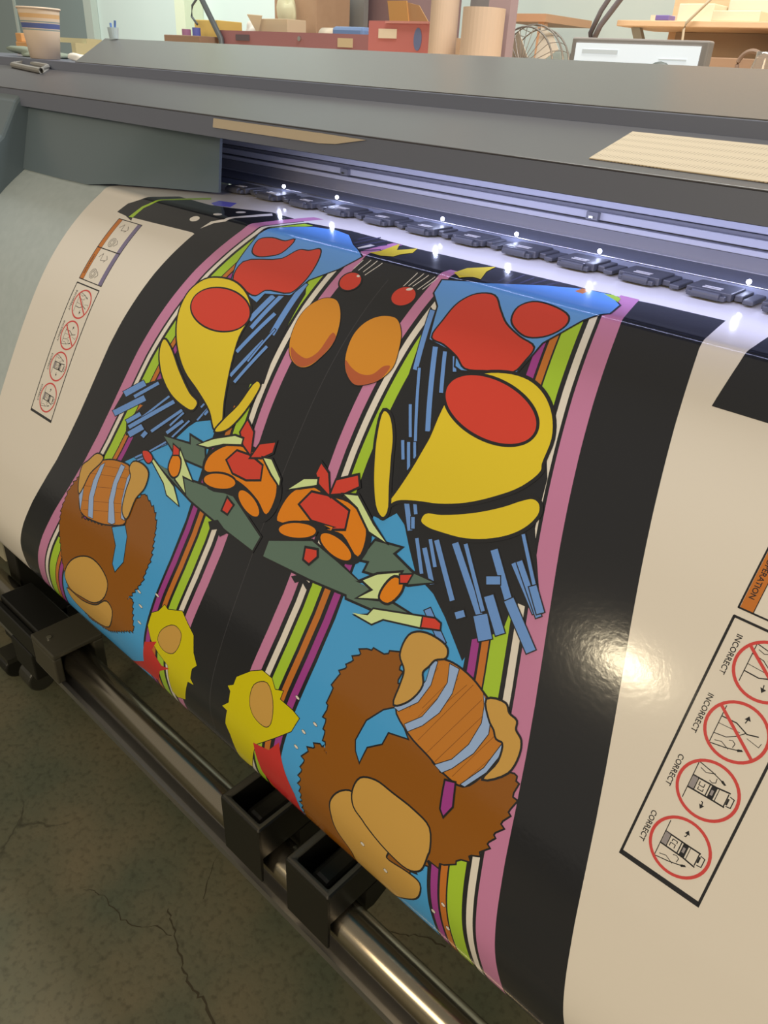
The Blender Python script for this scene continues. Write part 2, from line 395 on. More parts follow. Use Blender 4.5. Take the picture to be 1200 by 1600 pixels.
# stand: leg, foot beam, casters
bm = B(); box(bm, -0.157, -0.10, 0.482, 0.57, 0.075, 0.60); obj('stand_leg', bm, black, pr, bevel=0.004)
bm = B(); box(bm, -0.157, -0.10, 0.575, 0.80, 0.40, 0.549); obj('stand_brace', bm, black, pr)
bm = B(); box(bm, -0.15, -0.10, 0.44, 1.2, 0.06, 0.10); obj('foot_beam', bm, black, pr, bevel=0.004)
for x, y in ((-0.085, 0.425), (-0.125, 1.12)):
    bm = B(); xtube(bm, y, 0.028, 0.028, x - 0.02, x + 0.02, 24); c = obj('caster', bm, black, pr, bevel=0.004)
    bm = B(); box(bm, x - 0.026, x + 0.026, y - 0.022, y + 0.03, 0.048, 0.0605); box(bm, x - 0.026, x + 0.004, y + .012, y + .03, 0.0605, 0.075); obj('caster_fork', bm, blackrim, c)
bm = B(); box(bm, 1.70, 1.76, 0.5, 0.60, 0.0, 0.60); obj('stand_leg', bm, black, pr, bevel=0.004)

# ------------------------------------------------------------------ take-up unit in front of the stand
tu = thing('take_up_unit', 'polished steel take-up tube running along below the hanging sheet', 'tube', (0.7, 0.45, 0))
obj('roll_tube', xtube(B(), 0.450, 0.200, 0.028, -0.42, 1.90, 48, 0.024), steel, tu, smooth=True)
bm = B(); prism(bm, [(0.412, 0.150), (0.446, 0.150), (0.446, 0.158), (0.420, 0.158), (0.420, 0.165), (0.412, 0.165)], -0.42, 1.90); obj('guide_rail', bm, alu, tu)
bm = B(); box(bm, 0.115, 0.205, 0.404, 0.505, 0.2285, 0.240); box(bm, 0.115, 0.205, 0.404, 0.420, 0.17, 0.2285); box(bm, 0.115, 0.205, 0.484, 0.505, 0.12, 0.2285)
k = obj('tube_bracket', bm, mat('dark_olive_bracket', (66, 64, 54), 0.4), tu, bevel=0.003)
bm = B(); lathe(bm, [(0.005, 0.2402), (0.005, 0.2425), (0.0001, 0.2425)], 0.150, 0.425, 12); obj('bolt', bm, chrome, k)
bm = B(); box(bm, -0.05, 0.1145, 0.4185, 0.486, 0.160, 0.237); prism(bm, [(0.405, 0.175), (0.418, 0.175), (0.418, 0.225), (0.405, 0.225)], -0.06, 0.114); prism(bm, [(0.405, 0.10), (0.47, 0.10), (0.47, 0.168), (0.405, 0.168)], 0.0, 0.09)
obj('drive_housing', bm, black, tu, bevel=0.003)
bm = B(); xtube(bm, 0.435, 0.05, 0.03, -0.015, 0.035, 20); box(bm, 0.0, 0.03, 0.425, 0.455, 0.078, 0.1); obj('adjusting_knob', bm, blackrim, tu, bevel=0.004)
bm = B(); box(bm, 0.135, 0.175, 0.485, 0.505, 0.0, 0.119); obj('support_foot', bm, black, tu, bevel=0.003)

def tray(name, x0, x1, label, tilt):
    t = thing(name, label, 'tray', ((x0 + x1) / 2, 0.45, 0.235), 'black trays on the take-up tube')
    bm = B(); zt = 0.312; y0, y1 = 0.404, 0.565; r = 0.010
    # outer shell with an open basin
    def ring(inset, z, yy=0.0): return [bm.verts.new(p) for p in ((x0 + inset, y0 + inset + yy, z), (x1 - inset, y0 + inset + yy, z), (x1 - inset, y1 - inset, z), (x0 + inset, y1 - inset, z))]
    a = ring(0.004, 0.238); b = ring(0.0, zt - 0.004); c = ring(0.002, zt); d = ring(r - .001, zt - .001); e = ring(r + .001, zt - 0.006); g = ring(r + .006, 0.252)
    for p, q in ((a, b), (b, c), (c, d), (d, e), (e, g)):
        for i in range(4): bm.faces.new((p[i], p[(i + 1) % 4], q[(i + 1) % 4], q[i])).material_index = 1 if p is c or p is d else 0
    bm.faces.new(a[::-1]); bm.faces.new(g)
    obj('basin', bm, [black, mat('grey_rim_plastic', (74, 73, 66), 0.4)], t, bevel=0.003)
    bm = B(); prism(bm, [(0.4045, 0.306), (0.4065, 0.196), (0.4100, 0.196), (0.4105, 0.2375), (0.408, 0.306)], x0 + .001, x1 - .001)
    obj('skirt', bm, black, t)
    obj('tube_clip', prism(B(), [(0.482, 0.237), (0.482, 0.19), (0.50, 0.185), (0.54, 0.20), (0.545, 0.237)], x0 + .004, x1 - .004), black, t)
    bm = B(); prism(bm, [(0.425 + .0, 0.2525), (0.425, 0.285)] + [(0.47 + 0.0 + 0.06 * math.cos(a), 0.285 + 0.006 * math.sin(a)) for a in ()] + [(0.55, 0.285), (0.55, 0.2525)], (x0 + x1) / 2 - 0.017, (x0 + x1) / 2 + 0.017)
    obj('roller_cradle', bm, blackrim, t, bevel=0.010, seg=3)
    for yy in (0.428, 0.505):
        bm = B(); lathe(bm, [(0.003, 0.2526), (0.003, 0.258), (0.0001, 0.258)], x0 + 0.024, yy, 10); obj('screw', bm, chrome, t)
    return t
tray('tube_tray', 0.722, 0.808, 'black open plastic tray on the steel tube, left one beneath the brown print', 0)
tray('tube_tray', 0.862, 0.945, 'black open plastic tray on the steel tube, nearer one at the right', 0)

# ------------------------------------------------------------------ printed vinyl sheet
INK = {}
def ink(name, rgb):
    # ink colours are given as photographed next to paper white and turned into reflectance
    m = bpy.data.materials.new('ink_' + name); m.use_nodes = True
    b = m.node_tree.nodes['Principled BSDF']
    wl = (0.78, 0.64, 0.46)
    col = [min(0.92, lin(c) / w * 0.86) for c, w in zip(rgb, wl)]
    b.inputs['Base Color'].default_value = (*col, 1)
    b.inputs['Roughness'].default_value = 0.13
    b.inputs['Specular IOR Level'].default_value = 0.5
    nt = m.node_tree
    tc = nt.nodes.new('ShaderNodeTexCoord'); n = nt.nodes.new('ShaderNodeTexNoise'); n.inputs['Scale'].default_value = 190; n.inputs['Detail'].default_value = 2
    bp = nt.nodes.new('ShaderNodeBump'); bp.inputs['Strength'].default_value = 0.05; bp.inputs['Distance'].default_value = 0.0012
    nt.links.new(tc.outputs['Object'], n.inputs['Vector']); nt.links.new(n.outputs['Fac'], bp.inputs['Height']); nt.links.new(bp.outputs[0], b.inputs['Normal'])
    return m
COL = dict(paper=(223, 201, 170), black=(36, 34, 33), ink=(60, 55, 70), hair=(62, 57, 54), pink=(194, 118, 138), white=(223, 202, 172), green=(164, 186, 44), orange=(192, 106, 36), purple=(158, 58, 120),
    blue=(72, 150, 194), brush=(106, 140, 182), fan=(98, 144, 204), red=(208, 60, 40), yellow=(222, 184, 36), amber=(210, 130, 34), rust=(176, 84, 44), olive=(92, 108, 86), flame=(224, 122, 10), cream=(208, 212, 134),
    brown=(142, 80, 18), tan=(200, 146, 64), wood=(190, 112, 32), plank=(120, 66, 20), hoop=(150, 166, 194), plume=(206, 182, 10), dress=(196, 46, 40), violet=(120, 110, 200), cyan=(60, 130, 200), outline=(36, 33, 31), slate=(120, 104, 120), signred=(206, 66, 56), grey=(150, 134, 122))
names = list(COL)
IDX = {n: i for i, n in enumerate(names)}
SHAPES = """
black;0;0;251.6,151 296,139.7 364.8,112.1 463.2,121.5 540.5,110.6 666.2,120.4 833.7,117.7 913.9,116.5 951.6,121.2 994.7,117.3 1012.6,115.1 1091.6,113.5 1101.3,200.4 1111.6,244.3 1122,288.7 1133.1,333.9 1144.2,379.1 1155.6,424.2 1167.2,468.9 1179,512.8 1190.4,556.6 1201.4,600.7 1211.9,645.5 1221.8,692.2 1231.6,740.2 1241.9,788.1 1252.5,836.6 1288.5,985 125.7,985 161.7,836.6 176.6,790.8 192.8,745.6 212,700.1 230.6,655.6 243.1,613 252.2,571.3 258.7,529.8 263.6,488.4 267.6,446.6 274.9,404.3 283.4,361.6 292,318.7 302.6,276.3 313.9,234.2 306.2,232.8 142.6,237.3 146.5,244 121.1,237.5 91.5,234.8 98,212.2 121.9,195.8 160.2,146.4
blue;0;0;564.4,480.8 550.5,480.8 523.2,492.3 512.1,503.2 493.8,528.7 473.8,539.7 448.2,561.1 420.8,581.9 398.1,599.4 392.7,620 372,680 343.1,750 325,800 296.2,880 258.3,980 533.6,980 544.6,880 552,800 556.8,750 566.4,680 571.1,620
blue;0;0;861.5,493.7 861.5,493.7 876,493 888.9,478.8 904.1,486.3 921.3,506.3 942.2,528.7 970.8,537.7 993.8,553 1031.4,583.9 1032.7,578.9 1056.3,680 1069.7,750 1080.1,800 1096.8,880 1117,980 841.6,980 848.4,880 853,800 856,750 862,680 864.9,620
pink;0;0;771,170 771.2,195.5 770.1,243.3 768.9,291.5 769.3,340.7 770.1,389.8 771.4,438.6 774.7,486.7 777.7,534.3 779.3,581.9 779.1,630.1 775.6,680.1 770,732 766,784.1 763.2,836.6 758.1,900 751.3,985 767.9,985 774.5,900 779.4,836.6 782.1,784.1 786,731.9 791.5,680 794.9,630.1 795.1,581.9 793.4,534.3 790.6,486.7 787.4,438.6 786.1,389.8 785.4,340.7 785,291.6 786.1,243.4 787.2,195.5 786.9,169.9
pink;0;0;631,119.9 631,146.5 631.3,195.5 629.9,243.4 628.4,291.5 628.9,340.7 629.9,389.8 631.4,438.6 635.5,486.7 639.3,534.3 641.3,581.9 641,630.1 636.8,680.1 629.8,732 624.8,784.2 621.2,836.6 614.9,900 606.5,985 623.1,985 631.3,900 637.5,836.6 640.9,784.1 645.9,732 652.6,680 656.8,630.1 657.1,581.9 655,534.3 651.5,486.7 647.4,438.6 645.9,389.8 645,340.7 644.5,291.6 645.9,243.3 647.3,195.5 646.9,146.4 647.1,120.1
white;0;0;794.5,200.4 793.2,243.4 792,291.6 792.4,340.7 793.1,389.7 794.4,438.6 797.5,486.7 800.4,534.3 801.9,581.9 801.7,630.1 798.5,680 793.1,731.9 789.2,784.2 786.4,836.6 781.5,900 775,985 784.3,985 790.7,900 795.6,836.5 798.3,784.1 802.1,731.9 807.4,680 810.6,630.1 810.9,581.9 809.2,534.3 806.5,486.7 803.3,438.6 802.1,389.8 801.4,340.7 801,291.6 802.1,243.4 803.5,200.5
white;0;0;615.1,150.1 615.3,195.6 613.9,243.4 612.4,291.6 612.8,340.7 613.8,389.8 615.5,438.7 619.6,486.7 623.5,534.3 625.5,581.9 625.3,630.1 620.9,680 613.8,731.9 608.7,784 605.1,836.5 598.7,900 590.1,985 599.4,985 607.9,900 614.2,836.5 617.8,784.1 622.9,731.9 629.9,680 634.1,630.1 634.3,581.9 632.3,534.3 628.7,486.7 624.5,438.6 622.8,389.7 621.9,340.7 621.4,291.5 622.9,243.4 624.3,195.5 624,150
green;0;0;807,259.1 806,291.6 806.5,340.7 807.1,389.8 808.3,438.6 811.4,486.7 814.2,534.3 815.7,581.9 815.6,630.1 812.3,680.1 807.1,732 803.4,784.1 800.7,836.6 795.9,900 789.6,985 804.9,985 811.2,900 815.8,836.6 818.5,784.1 822.1,731.9 827.3,680 830.4,630.1 830.6,581.9 829.1,534.3 826.3,486.8 823.3,438.6 822.2,389.8 821.5,340.7 821.1,291.5 822,259.1
green;0;0;595.5,210.3 593.9,243.3 592.3,291.6 592.8,340.8 593.8,389.8 595.5,438.6 599.8,486.7 603.7,534.3 605.8,581.9 605.5,630.1 601,680 593.7,731.9 588.5,784.2 584.7,836.6 578.1,900 569.3,985 584.9,985 593.5,900 600,836.5 603.6,784.1 608.8,732 616,680.1 620.3,630.1 620.7,581.9 618.5,534.3 614.7,486.7 610.5,438.6 608.8,389.7 607.9,340.7 607.3,291.6 608.9,243.4 610.5,210.3
orange;0;0;832.1,498.2 834,534.3 835.4,581.9 835.3,630.1 832.2,680 827.2,731.9 823.5,784.1 820.9,836.6 816.4,900 810.3,985 819.6,985 825.6,900 830.1,836.6 832.5,784.1 836.2,731.9 841.1,680.1 844.2,630.1 844.3,581.9 842.9,534.3 840.9,498.2
orange;0;0;582.1,449.1 585.9,486.7 589.8,534.3 592,581.9 591.7,630.1 587.2,680.1 579.7,732 574.4,784 570.5,836.6 563.8,900 554.8,985 564.2,985 573.1,900 579.7,836.6 583.5,784 588.8,731.9 596.1,680 600.6,630.1 600.9,581.9 598.8,534.3 594.9,486.7 591.1,449.2
purple;0;0;849.3,546.9 850.3,581.9 850,630.1 847.1,680 842.2,732 838.6,784.1 836.1,836.6 831.6,900 825.7,985 836.1,985 841.9,900 846.3,836.5 848.7,784.1 852.2,731.9 857,680 859.9,630.1 860.1,581.9 859.2,546.9
purple;0;0;571.2,498.2 574,534.3 576.3,581.8 576,630.1 571.3,680.1 563.7,732 558.3,784.1 554.3,836.7 547.4,900 538.2,985 548.6,985 557.7,900 564.4,836.7 568.3,784.1 573.7,731.9 581.2,680 585.8,630.2 586.1,581.9 583.9,534.3 581,498.2
pink;0;0;970.7,112 979.5,146.5 992.2,195.5 1004,243.4 1015.8,291.5 1028.6,340.7 1041.5,389.8 1054.7,438.6 1068.8,486.7 1082.6,534.3 1095.6,581.9 1107.9,630.1 1118.9,680 1129.1,732 1140.2,784.1 1151.8,836.7 1165.1,900 1183,985 1206.7,985 1188.6,900 1175.1,836.7 1163.4,784.1 1152.2,732 1141.7,680 1130.6,630.1 1118.4,581.9 1105.3,534.3 1091.6,486.7 1077.7,438.6 1064.6,389.8 1051.6,340.7 1038.9,291.5 1027,243.4 1015.1,195.5 1002.5,146.5 993.7,112.1
pink;0;0;454.4,85.2 438.6,146.6 426.4,195.6 412.1,243.3 397.6,291.6 385.8,340.7 374.4,389.8 364,438.6 357.4,486.7 350,534.3 340.7,581.9 328,630.1 309.5,680 286.7,732 266.8,784.1 248.8,836.6 224.2,900 191.3,985 167.6,985 200.8,900 225.5,836.5 243.6,784.1 263.7,732 286.7,680 305.2,630.1 318.1,581.9 327.3,534.3 334.6,486.7 341.1,438.6 351.4,389.7 362.7,340.7 374.5,291.6 389.1,243.3 403.3,195.5 415.4,146.4 431.4,85.1
white;0;0;973.5,170 980.1,195.5 991.9,243.4 1003.7,291.5 1016.6,340.7 1029.5,389.8 1042.7,438.6 1056.8,486.7 1070.8,534.3 1083.8,581.9 1096.1,630.1 1107,680 1117.1,732 1128.1,784.1 1139.7,836.6 1152.9,900 1170.6,985 1178.9,985 1161.1,900 1147.8,836.6 1136.2,784.1 1125.1,731.9 1114.9,680 1103.9,630.1 1091.8,581.9 1078.6,534.3 1064.8,486.7 1050.7,438.6 1037.5,389.8 1024.6,340.7 1011.7,291.6 999.9,243.4 988.2,195.5 981.5,169.9
white;0;0;457.3,120 450.5,146.4 438.4,195.5 424.1,243.4 409.6,291.5 397.8,340.7 386.5,389.8 376.1,438.6 369.3,486.7 361.9,534.3 352.5,581.9 339.8,630.1 321.4,680 298.7,732 278.8,784.1 261.1,836.5 236.6,900 203.8,985 195.3,985 228.2,900 252.8,836.5 270.9,784 290.9,731.9 313.5,680.1 331.9,630.2 344.6,581.9 354,534.3 361.3,486.7 368.1,438.6 378.4,389.8 389.8,340.7 401.6,291.6 416.1,243.4 430.4,195.6 442.3,146.4 449.5,120.1
green;0;0;952.1,179.9 967.9,243.3 979.6,291.6 992.5,340.7 1005.4,389.8 1018.7,438.6 1033,486.7 1047,534.3 1060.2,581.9 1072.4,630.1 1083.1,680 1093.1,732 1103.9,784.1 1115.3,836.6 1128.3,900 1145.8,985 1164.9,985 1147.3,900 1134.1,836.6 1122.5,784.1 1111.6,732 1101.5,680.1 1090.6,630.1 1078.4,581.9 1065.3,534.3 1051.4,486.7 1037.2,438.6 1024,389.7 1011.1,340.7 998.2,291.6 986.4,243.3 970.6,180
green;0;0;478.6,129.9 462.5,195.6 448.2,243.4 433.7,291.6 421.9,340.8 410.5,389.8 400.1,438.6 393.1,486.7 385.6,534.3 376.2,581.9 363.4,630.1 345.1,680.1 322.8,731.9 303,784.2 285.3,836.6 261.1,900 228.6,985 209.4,985 242.1,900 266.6,836.5 284.4,784.1 304.3,732 326.8,680.1 345.2,630.1 357.9,581.9 367.5,534.3 374.7,486.7 381.6,438.6 391.9,389.8 403.3,340.7 415.1,291.6 429.6,243.4 443.9,195.5 460.3,130.1
orange;0;0;950.1,210.4 957.9,243.4 969.6,291.6 982.4,340.7 995.4,389.8 1008.7,438.6 1023.1,486.7 1037.1,534.3 1050.3,581.9 1062.5,630.1 1073.3,680 1083,732 1093.8,784.1 1105.2,836.7 1118.1,900 1135.4,985 1143.8,985 1126.3,900 1113.3,836.6 1101.9,784.1 1091.1,732 1081.1,680 1070.5,630.1 1058.3,581.9 1045,534.3 1031,486.7 1016.7,438.6 1003.4,389.8 990.5,340.7 977.6,291.6 965.9,243.4 958,210.3
orange;0;0;480.9,159.9 472.3,195.5 458.1,243.4 443.7,291.6 431.9,340.7 420.5,389.8 410,438.6 403.1,486.7 395.5,534.3 386.1,581.9 373.4,630.1 355.1,680.1 332.8,732 313.2,784.1 295.4,836.6 271.3,900 238.9,985 230.4,985 263,900 287.2,836.6 305.1,784.1 324.8,732 347.2,680 365.4,630.1 378.2,581.9 387.7,534.3 395.1,486.7 402.1,438.6 412.4,389.8 423.8,340.7 435.8,291.5 450.1,243.4 464.4,195.5 473,160
purple;0;0;942.3,229.3 957.6,291.6 970.4,340.7 983.4,389.8 996.7,438.6 1011.2,486.7 1025.3,534.3 1038.5,581.9 1050.8,630.1 1061.3,680 1071,732 1081.7,784.1 1093.1,836.6 1105.9,900 1123.1,985 1132.4,985 1115.1,900 1102.2,836.6 1090.8,784.1 1080,731.9 1070.3,680.1 1059.6,630.1 1047.4,581.9 1034.2,534.3 1020.1,486.7 1005.7,438.6 992.4,389.8 979.4,340.7 966.6,291.6 951.3,229.3
purple;0;0;487.7,179.7 470.1,243.3 455.8,291.6 443.9,340.7 432.6,389.8 422.1,438.7 415,486.7 407.5,534.3 397.8,581.9 385.1,630.2 367.1,680 344.9,732 325.2,784.1 307.6,836.5 283.5,900 251.2,985 241.8,985 274.3,900 298.4,836.6 316.1,784.2 335.9,732 358.1,680 376.3,630.1 388.9,581.9 398.5,534.3 406.1,486.7 413.2,438.7 423.5,389.8 434.9,340.7 446.7,291.6 461.1,243.4 478.8,179.9
hair;0;0;708.5,220 709.5,220 709.5,980 708.5,980
black;0;0;345.5,500.4 423.4,456.5 533.6,448.7 550.8,479.2 522,490.3 511.3,501.8 496.5,524.5 473.4,539 455.8,555.1 422.7,580.3 397.1,586.2 405.7,555.9 384.6,559.8 374.8,540.9 399.4,507.4 372.7,510.8 340.8,541.7 335.1,534.9
black;0;0;849.5,390.6 1018.7,352.2 1034.8,380.3 1045.8,430.1 1087.1,501.6 1057.1,504.1 1059,536.8 1030.1,560.6 1013.8,532 997.7,540 993.8,553 969,534.1 942.2,528.7 904.1,486.3 887.9,476.9
black;0;0;424,295.1 522.6,292 580.4,281.8 591.1,256.8 603.6,275.5 611,363.1 618,407.1 550.3,427.9 482.2,375.3
black;0;0;793.2,240.5 880.4,289.6 915.4,303.6 918.3,350.9 883.6,433 858.8,418.9 822.5,334 810.1,284.9
brush;0;1.2;343.2,503 354.2,507.9 391.1,478.6 380.4,473.7
brush;0;1.2;334.1,537 344.7,542.1 403.2,498.6 393.1,493.4
brush;0;1.2;370.2,500.8 376.1,503.4 419.2,468.3 413.5,465.7
brush;0;1.2;403.4,525.9 407.3,527.1 451.7,477.9 448,476.7
brush;0;1.2;382.1,545.2 389.1,548.1 467.3,482.5 460.8,479.5
brush;0;1.2;372.7,539.6 380.2,542.7 405.2,521.8 397.9,518.6
brush;0;1.2;436.1,534.5 441.3,536.3 489.4,487.6 484.5,485.7
brush;0;1.2;471.8,514.1 475.5,515 494,489.4 490.3,488.5
brush;0;1.2;469.7,525.3 475.5,527.2 500,500.3 494.3,498.4
brush;0;1.2;485.1,527.5 488.4,528.3 511.5,495.5 508.2,494.7
brush;0;1.2;386.2,554.3 396.8,558.8 421.6,537.7 411.1,533.2
brush;0;1.2;418.7,548.5 427.4,549.7 433,540.3 424.3,539
brush;0;1.2;422.2,581 424.9,582.4 480.7,540.9 478.1,539.5
brush;0;1.2;448,562.5 450.9,563.8 479.7,538.8 476.8,537.5
brush;0;1.2;429.2,582.8 431.4,584.2 449.5,571.7 447.3,570.3
brush;0;1.2;522.4,489.3 525.7,489.9 540.8,462.2 537.6,461.5
brush;0;1.2;520.2,471 523.5,471.7 534.8,452.3 531.5,451.6
brush;0;1.2;532.2,477.9 536.8,478.6 544.3,462.9 539.7,462.1
brush;0;1.2;532.5,333.8 541.9,336.6 557.8,293.5 548.2,290.4
brush;0;1.2;544.3,343.7 551.8,345.8 571.1,286.6 563.4,284.2
brush;0;1.2;541.1,381.4 547.8,383.2 578.1,315.8 571.4,313.7
brush;0;1.2;549.9,414.7 555.8,416.1 585.2,355.5 579.3,353.9
brush;0;1.2;562.4,420.4 567.8,421.6 595.4,360.8 590.1,359.4
brush;0;1.2;584.6,342.1 595,343.7 595.9,260.9 585,258.7
brush;0;1.2;571.1,388.1 574.1,388.7 592.2,335.7 589.1,334.9
brush;0;1.2;803,244.7 795.6,244.8 823.1,322.6 830.1,322.3
brush;0;1.2;837.3,287.7 830.9,289.1 878.8,383.2 885,381.6
brush;0;1.2;851.9,289.8 847.1,290.8 871.6,337.7 876.4,336.6
brush;0;1.2;832.3,318.1 828.6,319.1 880.4,415.5 884,414.4
brush;0;1.2;846.1,361.2 842.5,362.4 862.6,396.3 866.1,395.1
brush;0;1.2;866.5,291.5 862.5,292.8 873.5,309.9 877.5,308.6
brush;0;1.2;858.7,401.6 854.9,403 866.3,422.5 870.1,421
brush;0;1.2;867.2,401 863.4,402.3 878.9,430.5 882.7,429.1
brush;0;1.2;874.4,398.4 871.2,399.5 880.4,416 883.6,414.8
brush;0;1.2;896.4,459.1 890.8,462.2 911.1,490.5 916.6,487.4
brush;0;1.2;901.8,450.3 897.9,452.2 910.5,471.1 914.4,469.1
brush;0;1.2;912.6,473.5 908.5,475.2 914.3,486.5 918.3,484.8
brush;0;1.2;927.5,491.9 923.7,494.1 946.5,525.8 950.2,523.6
brush;0;1.2;941.5,496.8 936.8,500 962.9,530.8 967.5,527.5
brush;0;1.2;943.3,486.1 939.8,488.3 958.5,512.4 962.1,510.1
brush;0;1.2;951.6,483.2 946.8,486.8 992.4,535.6 996.9,531.9
brush;0;1.2;974,476.2 968.3,481.1 1028.1,536.8 1033.4,531.8
brush;0;1.2;984.7,473.2 981.2,475.9 1029.5,529 1032.8,526.3
brush;0;1.2;1036.3,527.8 1023.8,537.1 1039.7,557 1051.9,547.5
brush;0;1.2;1018.3,464.2 1012.1,469.2 1049.5,508.9 1055.5,503.8
brush;0;1.2;1019.3,494.5 1022.9,501.8 1036.7,495.2 1033.2,488
brush;0;1.2;1034.2,507.5 1026.2,514.4 1054.1,543 1061.8,535.9
brush;0;1.2;1055.3,500.7 1048.1,508.6 1090.5,543.1 1097.3,535.3
brush;0;1.2;1042.3,468.3 1038.9,471.8 1080.2,506 1083.4,502.5
brush;0;1.2;1047.6,463.7 1043.1,467.8 1084.8,507.9 1089,503.7
brush;0;1.2;1038.7,439 1035.8,441.1 1085.7,502.7 1088.5,500.5
brush;0;1.2;1071.8,479.2 1065.8,484.3 1084.1,504.2 1090,499
brush;0;1.2;1010.6,536.5 1002.4,543.5 1007.4,548.6 1015.5,541.6
brush;0;1.2;974.2,552.4 968.8,558.2 1001.3,581.8 1006.4,576
ink;0;0;592.9,160.4 596.8,163.9 598.7,111.4 594.4,107.1
ink;0;0;605.6,171.7 610.1,175.8 618.4,119.5 613.6,114.7
ink;0;0;619.4,182.6 623,186 634.5,137 630,132.4
ink;0;0;627.2,189 629.3,191 646.2,162.5 642.7,158.9
ink;0;0;581,138.9 585.2,142.8 586.6,118.3 582.3,114.1
ink;0;0;841,168.8 843.4,171.3 837.1,130.4 834.4,127.5
ink;0;0;851.7,168.4 854.6,171.5 849.3,123.7 846.2,120
ink;0;0;863.6,162 866.4,165.2 864.5,126 861.5,122.2
ink;0;0;873.8,157 876.5,160.6 880.2,121.1 877.2,117
ink;0;0;886.9,148.8 889.7,152.5 896.3,121.6 893.5,117.5
white;0;0;645.5,217.8 646.8,218.3 649.6,200.8 648.4,200.2
white;0;0;654.6,218.2 655.8,218.7 661.5,197.7 660.3,197.1
white;0;0;663.6,218.6 664.8,219.2 671.8,196.3 670.6,195.7
white;0;0;669.9,222.7 671.1,223.3 681.6,198.1 680.5,197.4
white;0;0;736.2,223.4 737.3,223.9 741.4,198.5 740.3,198
white;0;0;742.6,221.4 743.7,222 750.8,197.3 749.8,196.7
white;0;0;749,219.5 750,220.1 758.9,197.8 757.8,197.2
white;0;0;758.7,222.1 759.8,222.7 768.9,197.7 767.9,197.1
white;0;0;764.9,220.3 766,220.8 773.9,197.6 772.9,197
fan;0;2.2;460.1,291.6 446.5,262.8 442.8,232.2 440.3,203.8 448,189.7 464.1,160.5 486,136 522.7,125.7 556.9,133.5 600.2,169.1 642.7,196.3 624.7,224.2 605.9,241.3 591.7,253.8 580.8,282.3 578.7,283.7 535.1,292.7 531.2,308.4
red;1;2.2;461.5,287 456.1,257.3 519.2,234.6 535.5,212.6 552.4,209.6 567.7,202.2 578.4,215.4 586.2,243.8 584.7,264.2 576.9,279.5 532.2,287.2 521.7,299 495.1,296.5
red;1;2.2;456.7,235.1 449.9,213.4 469.9,204.7 497.5,204.4 511.8,197.6 509.7,224.4 492.4,235.4 472.7,240.6
fan;0;2.2;820.9,281.6 802.8,237.5 784.7,220.7 781.4,200.1 837.8,186.8 890.1,145.4 928.5,124 960.7,120.1 988.8,149.6 995,182.9 975,203.4 961.6,227.6 951,245.1 949.1,261.7 944,289 911.8,297.8 882.3,305 872.6,302.5 865.3,289.2 844.6,285.1
red;1;2.2;822.9,278.2 822.3,252.6 825.1,224.3 837.9,206.7 859.5,202.3 879.2,219.5 897,234.7 922.4,246.3 945.4,253.7 945.1,270.9 940.5,287.2 910.5,295.7 885.1,301 867.9,291 842.3,281.7
red;1;2.2;901.3,227.4 898,208.7 908.9,197.8 932.8,196.3 957.9,204.1 961.7,216.1 951.3,233.9 932.3,242.5 914.3,237.7
yellow;0;0;645.6,183.5 650.1,166.7 640.5,117.7 662,148.2 674.6,120.3 686,143.4 680,161.9 681,175.6 666.7,184.6
yellow;0;0;782.9,178.9 782.2,151.2 802.7,118.8 808.2,146.5 823.2,178.5 810.9,177.3 799.9,189.3
green;0;0;955,123 965.2,119.5 977.8,125.4 982.7,141.1
orange;0;0;927.3,139.1 927.6,122.6 938.6,124.3 938.9,142
red;1;2.2;666.4,227.2 670.2,230.6 672.6,234.7 673.6,239.2 672.9,243.5 670.6,247.3 667,250.2 662.5,251.9 657.5,252.4 652.4,251.5 647.8,249.4 644.1,246.1 641.6,242 640.6,237.6 641.3,233.1 643.4,229.2 647,226.1 651.5,224.3 656.5,223.9 661.7,224.9
red;1;2.2;758.8,226.8 762,230.4 763.9,234.7 764.2,239.2 762.8,243.5 760,247.1 755.9,249.8 751.1,251.3 745.9,251.5 740.9,250.3 736.5,247.8 733.3,244.3 731.4,240 731.1,235.4 732.4,231 735.2,227.2 739.2,224.4 744.1,222.9 749.3,222.8 754.4,224.2
white;1;0;664.9,226.6 665.2,227.2 665.3,227.7 665.1,228.3 664.6,228.7 663.9,229 663.2,229.1 662.3,229 661.5,228.8 660.8,228.5 660.3,228 659.9,227.4 659.9,226.9 660.1,226.4 660.6,225.9 661.2,225.7 662,225.5 662.9,225.6 663.7,225.8 664.4,226.2
white;1;0;752.3,222.9 752.6,223.5 752.5,224.3 752,225.2 751.2,226.1 750,226.8 748.7,227.4 747.4,227.8 746.2,227.9 745.2,227.8 744.5,227.4 744.2,226.8 744.3,226 744.7,225.1 745.6,224.2 746.7,223.5 748,222.8 749.4,222.5 750.6,222.3 751.6,222.5
amber;1;1;638,272.6 656.6,270 673.9,281.9 687.7,302.7 694,327 688.1,347.2 676.4,364.3 661.8,369.2 642.4,363.1 628.9,348.4 621,329.2 618.2,305.2 624.3,285.6
rust;1;0;684.2,313.4 693.2,317.9 689.2,344.6 675.8,363.4 661.5,368.9 643.7,362.8 632.9,349.6 648.5,354.4 667.5,355.7 679.3,342.9
amber;1;1;745.8,270.2 761.3,270 779.3,285.1 789.9,304.9 796.4,329.4 788.9,347 775.4,358.1 758.1,364.3 739.3,356.1 726.7,342.3 718.6,322 716.7,303.9 721.5,288 731.7,276.4
rust;1;0;725.9,340.3 741.2,346.7 759.4,349.8 774.6,345 783.6,331.3 792.1,328.6 788.9,347 775.4,358.1 758.1,364.3 739.3,356.1
